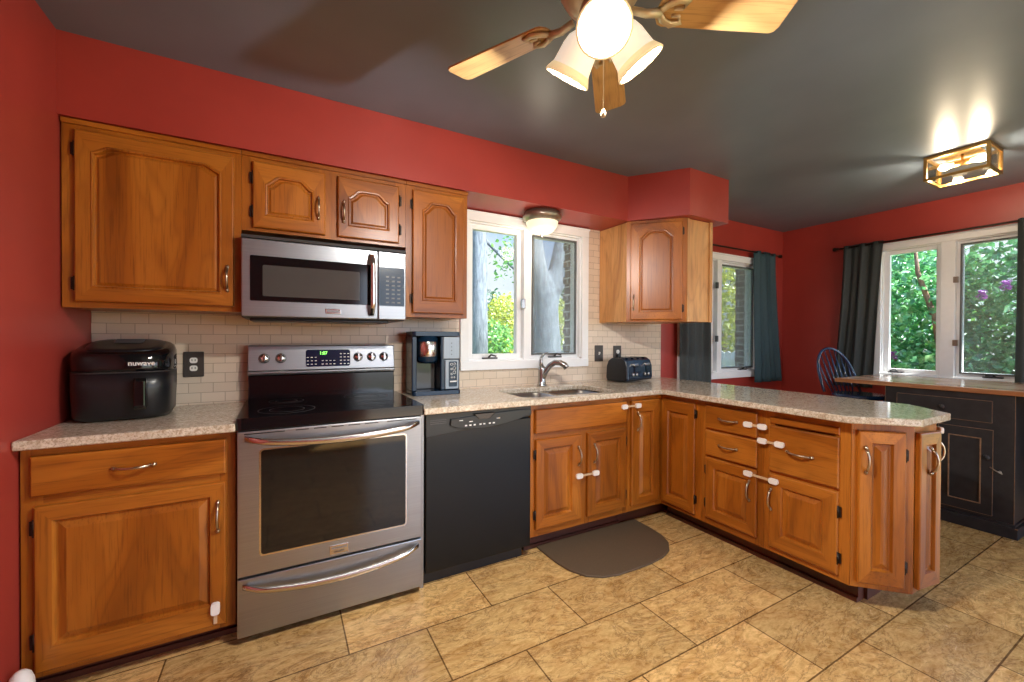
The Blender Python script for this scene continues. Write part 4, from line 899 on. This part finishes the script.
curtain('curtain', 'dark curtain hanging left of the dining back window below the corner cabinet', fB, (3.95, 4.34), (3.955, 4.345), 2.165, 0.80, 5, 0.020, 'curtain', seed=1)
curtain('curtain', 'dark teal curtain at the right side of the dining back window', fB, (5.07, 5.42), (5.10, 5.56), 2.165, 0.795, 5, 0.022, 'curtain_teal', seed=2)
curtain('curtain', 'charcoal curtain left of the right wall window behind the chair', fR, (-0.93, -0.62), (-0.865, -0.53), 2.17, 0.79, 5, 0.024, 'curtain', seed=3)
curtain('curtain', 'charcoal curtain at the right edge of the picture', fR, (-2.10, -1.735), (-2.10, -1.725), 2.17, 0.79, 5, 0.024, 'curtain', seed=4)
def rod(label, a, b, end, out):
    a = Vector(a); b = Vector(b); r = thing('curtain_rod', label, 'curtain rod', (a + b) / 2)
    MB().tube([a, b], 0.008, 10).build('pole', 'iron', r)
    d = (end - (a if (end - a).length > (end - b).length else b)).normalized()
    MB().lathe([(0.009, 0), (0.014, 0.005), (0.010, 0.012), (0.020, 0.028), (0.018, 0.044), (0.001, 0.052)], end, 14, axis=d).build('finial', 'iron', r)
    for t in (0.02, 0.96):
        p = a.lerp(b, t); MB().tube([p + Vector((0, 0, -0.008)), p + Vector((0, 0, -0.012)) + out * 0.04, p + Vector((0, 0, -0.012)) + out * 0.0795], 0.006, 8).build('bracket', 'iron', r)
rod('dark curtain rod over the dining back window', (3.80, -0.085, 2.150), (5.50, -0.085, 2.150), Vector((5.50, -0.085, 2.150)), Y)
rod('dark curtain rod over the right wall window', (XR - 0.085, -2.25, 2.152), (XR - 0.085, -0.575, 2.152), Vector((XR - 0.085, -0.575, 2.152)), X)

# ------------------------------------------------------------------ black desk
dk = thing('desk', 'worn black cabinet desk with a wooden top under the right window', 'desk', (5.2, -1.6, 0))
XDK = 4.805
MB().prism([(4.785, -0.945), (4.785, -2.54), (5.60, -2.54), (5.60, -0.945)], 0.901, 0.9325).build('top', 'desk_top_lit', dk, 0.002)
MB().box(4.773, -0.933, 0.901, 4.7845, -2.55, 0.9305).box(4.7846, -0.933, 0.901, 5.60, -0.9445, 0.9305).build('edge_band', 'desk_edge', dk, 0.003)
MB().box(XDK, -1.252, 0.088, 5.40, -1.897, 0.900).build('body', 'desk_black', dk, 0.002)
MB().box(XDK - 0.022, -1.235, 0, 5.40, -1.918, 0.072).box(XDK - 0.010, -1.245, 0.072, 5.40, -1.905, 0.0875).build('base_moulding', 'desk_black', dk, 0.004)
MB().box(4.85, -2.48, 0, 5.40, -2.53, 0.900).build('end_panel', 'desk_black', dk, 0.002)
MB().box(5.38, -1.8975, 0.10, 5.40, -2.4795, 0.900).build('back_panel', 'desk_black', dk)
wear = MB()
wear.box(XDK - 0.0008, -1.8955, 0.09, XDK + 0.002, -1.8975, 0.898).box(XDK - 0.0008, -1.2515, 0.09, XDK + 0.002, -1.2535, 0.898)
wear.box(XDK - 0.023, -1.905, 0.066, XDK - 0.0205, -1.918, 0.0725)
wear.build('worn_edges', 'desk_wear', dk)
def dpanel(name, y0, y1, z0, z1, t, par, mat='desk_black'):
    T2 = Matrix((NY, Vector((0, 0, 1)), NX)).transposed().to_4x4(); T2.translation = Vector((XDK, 0, 0))
    mb = MB(T2).prism(rrect(-y0, z0, -y1, z1, 0.003, 2), 0.0003, t)
    o = mb.build(name, mat, par, 0.003)
    e = 0.0022; w = MB(T2)
    for (a, b, c_, d_) in ((-y0, z0, -y0 + e, z1), (-y1 - e, z0, -y1, z1), (-y0, z0, -y1, z0 + e), (-y0, z1 - e, -y1, z1)): w.box(a, b, t - 0.0006, c_, d_, t + 0.0006)
    w.build('worn_edges', 'desk_wear', o); return o
def knob(par, y, z): return MB().lathe([(0.008, 0), (0.006, 0.010), (0.016, 0.018), (0.017, 0.024), (0.010, 0.030), (0.001, 0.031)], (XDK - 0.012, y, z), 16, axis=(-1, 0, 0)).build('knob', 'desk_black', par)
dr = dpanel('drawer', -1.325, -1.803, 0.712, 0.855, 0.014, dk); knob(dr, -1.57, 0.788)
for y0, y1, ky in ((-1.288, -1.540, -1.512), (-1.552, -1.808, -1.784)):
    dd_ = dpanel('door', y0, y1, 0.112, 0.668, 0.014, dk)
    T2 = Matrix((NY, Vector((0, 0, 1)), NX)).transposed().to_4x4(); T2.translation = Vector((XDK - 0.0142, 0, 0))
    q = MB(T2).prism(rrect(-y0 + 0.05, 0.176, -y1 - 0.052, 0.608, 0.002, 2), 0, 0.006, holes=[rrect(-y0 + 0.056, 0.182, -y1 - 0.058, 0.602, 0.002, 2)[::-1]]); q.build('panel_bead', 'desk_wear' if y0 < -1.5 else 'desk_black', dd_)
    knob(dd_, ky, 0.49)
lk = MB().tube([(XDK - 0.018, -1.795, 0.428), (XDK - 0.020, -1.82, 0.412), (XDK - 0.016, -1.85, 0.396)], 0.004, 8).lathe([(0.008, 0), (0.008, 0.012), (0.001, 0.014)], (XDK - 0.0005, -1.836, 0.405), 10, axis=(-1, 0, 0)); lk.build('latch_hook', 'bronze_pan', dk)

# ------------------------------------------------------------------ windsor counter stool
f = Vector((-0.45, -0.893, 0)).normalized(); w = Vector((-f.y, f.x, 0)); w = w if w.x > 0 else -w
B0 = Vector((5.150, -0.845, 0.0)); SC = B0 + f * 0.15
st = thing('chair', 'dark blue hoop-back windsor counter chair at the end of the desk', 'chair', (SC.x, SC.y, 0))
P = []
for i in range(28):
    t = 2 * PI * i / 28; P.append(SC + w * (0.19 * math.cos(t)) + f * (0.185 * math.sin(t)))
MB().loops([[p + Vector((0, 0, z)) - (p - SC) * k for p in P] for z, k in ((0.752, 0.10), (0.762, 0.0), (0.782, 0.0), (0.789, 0.06))]).build('seat', 'chair_blue', st)
def bk_(u, h): return B0 + w * u + Vector((0, 0, 0.785 + h)) - f * (0.02 + 0.42 * h)
hp = [bk_(0.165 * math.cos(PI * i / 24) * (1 + 0.14 * math.sin(PI * i / 24)), 0.385 * math.sin(PI * i / 24) ** 0.85 - 0.004) for i in range(25)]
MB().tube(hp, 0.0115, 10).build('hoop', 'chair_blue', st)
for i in range(7):
    u = (i - 3) * 0.040; a_ = math.acos(min(1, abs(u * 1.15) / 0.188)); hh = 0.385 * math.sin(a_) ** 0.85 - 0.006
    MB().tube([bk_(u * 0.8, -0.002), bk_(u * 1.0, hh * 0.35), bk_(u * 1.15, hh)], [0.0045, 0.0075, 0.0045], 8).build('spindle', 'chair_blue', st)
for sx in (-1, 1):
    for sf in (-1, 1):
        a_ = SC + w * sx * 0.12 + f * sf * 0.11 + Vector((0, 0, 0.754)); b_ = SC + w * sx * 0.19 + f * sf * 0.18 + Vector((0, 0, 0.0))
        MB().tube([a_, a_.lerp(b_, .3), a_.lerp(b_, .55), b_], [0.012, 0.018, 0.016, 0.011], 10).build('leg', 'chair_blue', st)
    MB().tube([SC + w * sx * 0.165 + f * 0.155 + Vector((0, 0, 0.28)), SC + w * sx * 0.165 - f * 0.155 + Vector((0, 0, 0.28))], 0.009, 8).build('stretcher', 'chair_blue', st)
MB().tube([SC + w * 0.165 + Vector((0, 0, 0.285)), SC - w * 0.165 + Vector((0, 0, 0.285))], 0.009, 8).build('stretcher', 'chair_blue', st)

# ------------------------------------------------------------------ outdoors
struct('ground', MB().box(-30, 0.25, -0.5, 60, 60, -0.42).box(XR + 0.13, -30, -0.5, 60, 0.25, -0.42), 'grass', 'green lawn outside the windows', 'lawn')
def crown(mb, c, rad, n, size, seed, shell=0.55):
    rnd = random.Random(seed); c = Vector(c)
    for _ in range(n):
        while True:
            p = Vector((rnd.uniform(-1, 1), rnd.uniform(-1, 1), rnd.uniform(-1, 1)))
            if shell < p.length < 1: break
        p = c + Vector((p.x * rad[0], p.y * rad[1], p.z * rad[2]))
        d = Vector((rnd.gauss(0, 1), rnd.gauss(0, 1), rnd.gauss(0, 0.7) - 0.3)).normalized(); s = size * rnd.uniform(0.6, 1.3)
        a = d.cross(Vector((rnd.gauss(0, 1), rnd.gauss(0, 1), rnd.gauss(0, 1)))).normalized(); nn = d.cross(a)
        mb.add([p, p + d * s * 0.5 + a * s * 0.32 + nn * s * 0.08, p + d * s, p + d * s * 0.5 - a * s * 0.32 + nn * s * 0.08], [(0, 1, 2), (0, 2, 3)], 0, False)
    return mb
def tree(name, label, base_, trunk, branches, crowns, leafm, barkm, size=0.12, group=None):
    r = thing(name, label, 'tree' if 'tree' in name else 'bush', base_, group)
    t = MB(); t.tube(trunk[0], trunk[1], 14)
    t.build('trunk', barkm, r, weld=False)
    for b in branches: MB().tube(b[0], b[1], 8).build('branch', barkm, r, weld=False)
    for i, (c, rad, n) in enumerate(crowns): crown(MB(), c, rad, n, size, len(label) * 7 + i * 17 + int(base_[0] * 10), 0.3).build('foliage', leafm, r, weld=False)
    return r
zg = -0.42
tree('tree', 'straight grey tree trunk left in the sink window view', (4.25, 5, zg), ([(4.25, 5, zg), (4.25, 5, 2), (4.24, 5, 4), (4.22, 5, 7)], [0.20, 0.17, 0.155, 0.13]),
     [([(4.28, 5, 3.3), (4.8, 4.9, 2.82), (5.2, 4.8, 2.45)], [0.04, 0.03, 0.012])],
     [((4.85, 4.9, 2.9), (0.4, 0.4, 0.6), 150), ((3.6, 5.2, 6.5), (1.2, 1.2, 1.0), 500)], 'leaf_green', 'bark_grey', 0.11)
ft = thing('tree', 'thick grey forked tree trunk right in the sink window view', 'tree', (5.90, 5, zg))
mb = MB().tube([(5.92, 5, zg), (5.90, 5, 0.6), (5.87, 5, 1.5), (5.85, 5, 2.25), (5.85, 5, 2.6)], [0.42, 0.33, 0.29, 0.25, 0.12], 16)
mb.tube([(5.84, 5, 1.5), (5.76, 5, 2.2), (5.62, 5.0, 2.9), (5.54, 5.0, 3.5), (5.48, 5, 5.4)], [0.20, 0.22, 0.19, 0.16, 0.12], 14)
mb.tube([(5.88, 5, 1.5), (5.98, 5, 2.2), (6.14, 5.0, 2.8), (6.24, 4.95, 3.4), (6.34, 4.9, 5.0)], [0.20, 0.21, 0.18, 0.16, 0.12], 14)
mb.tube([(5.98, 4.95, 2.1), (6.30, 4.8, 2.55), (6.62, 4.7, 3.4)], [0.10, 0.055, 0.03], 10)
o = mb.build('trunk', 'bark_grey', ft, weld=False); md = o.modifiers.new('remesh', 'REMESH'); md.mode = 'VOXEL'; md.voxel_size = 0.035; md.use_smooth_shade = True
md = o.modifiers.new('smooth', 'SMOOTH'); md.iterations = 6
crown(MB(), (6.75, 4.8, 3.3), (0.5, 0.4, 0.5), 170, 0.11, 5, 0.2).build('foliage', 'leaf_green', ft, weld=False)
crown(MB(), (6.6, 5.0, 6.6), (1.0, 1.2, 1.0), 400, 0.12, 6, 0.2).build('foliage', 'leaf_green', ft, weld=False)
tree('bush', 'yellow green bush between the trunks in the sink window', (6.5, 8.5, zg), ([(6.5, 8.5, zg), (6.55, 8.5, 1.2)], [0.06, 0.03]), [],
     [((6.7, 8.5, 1.6), (0.75, 0.6, 1.0), 2400), ((8.6, 8.6, 1.7), (0.7, 0.5, 0.9), 1200)], 'leaf_yellow', 'bark_brown', 0.11)
tree('bush', 'bright green low bush at the bottom left of the sink window', (5.4, 7.2, zg), ([(5.4, 7.2, zg), (5.4, 7.2, 0.8)], [0.05, 0.03]), [],
     [((5.35, 7.2, 1.2), (0.9, 0.6, 0.55), 1600)], 'leaf_green', 'bark_brown', 0.10)
tree('tree', 'distant green trees behind the fence in the sink window', (9.5, 17, zg), ([(9.5, 17, zg), (9.5, 17, 2)], [0.2, 0.1]), [],
     [((9.8, 17, 2.2), (1.8, 1.0, 1.7), 1500), ((15.6, 17, 2.8), (2.0, 1.0, 1.9), 1500)], 'leaf_dark', 'bark_brown', 0.25)
def fence(name, label, a, b, z1, mat='fence'):
    a = Vector(a); b = Vector(b); r = thing(name, label, 'fence', a); n = int((b - a).length / 0.15); u = (b - a).normalized(); o_ = u.cross(Vector((0, 0, 1)))
    mb = MB()
    for i in range(n):
        p = a + u * (i * 0.15); T2 = Matrix((u, o_, Vector((0, 0, 1)))).transposed().to_4x4(); T2.translation = p
        mb.T = T2; mb.prism([(0, zg - a.z), (0.138, zg - a.z), (0.138, z1 - 0.04), (0.069, z1), (0, z1 - 0.04)], 0, 0.02, plane='xz')
    mb.build('boards', mat, r); T2 = Matrix((u, o_, Vector((0, 0, 1)))).transposed().to_4x4(); T2.translation = a
    for z in (0.1, z1 - 0.25): MB(T2).box(0, 0.021, z, n * 0.15, 0.06, z + 0.09).build('rail', mat, r)
    return r
fence('fence', 'grey board fence low in the sink window view', (3.5, 9.6, 0.0), (12.5, 9.6, 0.0), 1.05)
fence('fence', 'pale board fence behind the lilac bush outside the right window', (9.4, 3.6, 0.0), (9.4, -3.4, 0.0), 0.98, 'ext_white')
hs = thing('house', 'pale neighbouring house beyond the fence in the sink window', 'house', (11.5, 12.5, zg))
MB().box(9.6, 11.8, zg, 14.6, 13.8, 1.45).build('wall', 'ext_white', hs)
MB().prism([(11.6, 1.45), (12.8, 2.0), (14.0, 1.45)], 9.4, 14.8, plane='yz').build('roof', 'roof', hs)
h2 = thing('house', 'white house with a low roof seen through the right window top', 'house', (26, 0, zg))
MB().box(24, -4.0, zg, 28, 1.2, 4.2).build('wall', 'ext_white', h2)
MB().prism([(-4.4, 4.2), (-1.4, 5.6), (1.6, 4.2)], 23.6, 28.4, plane='xz' if False else 'yz').build('roof', 'roof', h2)
# lilac by the right window
lb = thing('bush', 'dense lilac bush with purple flowers outside the right window', 'bush', (8.0, -0.7, zg))
MB().tube([(8.05, -0.80, zg), (7.95, -0.72, 0.9), (7.9, -0.66, 1.5), (7.8, -0.52, 2.1), (7.75, -0.5, 2.5)], [0.05, 0.04, 0.034, 0.025, 0.012], 8).build('trunk', 'bark_brown', lb, weld=False)
for p_ in ([(8.0, -0.6, zg), (8.0, -0.3, 0.8), (8.1, -0.05, 1.3), (8.1, 0.1, 1.8)], [(8.1, -1.0, zg), (8.1, -1.25, 0.9), (8.2, -1.5, 1.6), (8.2, -1.6, 2.2)]):
    MB().tube(p_, [0.04, 0.03, 0.025, 0.01], 8).build('branch', 'bark_brown', lb, weld=False)
for i, (c_, rd, n_) in enumerate((((8.15, -0.3, 1.85), (0.45, 0.75, 0.85), 1900), ((8.2, -1.35, 1.55), (0.5, 0.65, 1.0), 2300), ((7.95, -0.75, 0.80), (0.45, 0.8, 0.55), 1700), ((8.5, -0.6, 1.2), (0.4, 1.3, 1.2), 1800))):
    crown(MB(), c_, rd, n_, 0.10, 31 + i, 0.25).build('foliage', 'leaf_lilac', lb, weld=False)
for c_ in ((7.52, -1.31, 1.84), (7.6, -1.12, 1.76), (7.7, -0.33, 1.05), (7.62, -1.42, 1.95)):
    crown(MB(), c_, (0.035, 0.04, 0.06), 90, 0.03, 77, 0.1).build('flower_cluster', 'flower', lb, weld=False)
tree('tree', 'dark distant trees behind the lilac bush', (16, 3, zg), ([(16, 3, zg), (16, 3, 2)], [0.2, 0.1]), [], [((15.5, 2.6, 2.2), (1.0, 2.4, 2.6), 2200), ((18, -3.2, 2.6), (1.0, 2.2, 3.0), 1800)], 'leaf_green', 'bark_brown', 0.24)
# dining back window
tree('tree', 'yellow green tree outside the dining back window', (12.4, 5.2, zg), ([(12.4, 5.2, zg), (12.4, 5.2, 1.5)], [0.1, 0.06]), [], [((11.9, 4.8, 2.5), (1.9, 0.9, 1.7), 4200)], 'leaf_yellow', 'bark_brown', 0.13)
fence('fence', 'grey board fence low in the dining back window', (8.0, 6.3, 0.0), (18.0, 6.3, 0.0), 1.1)
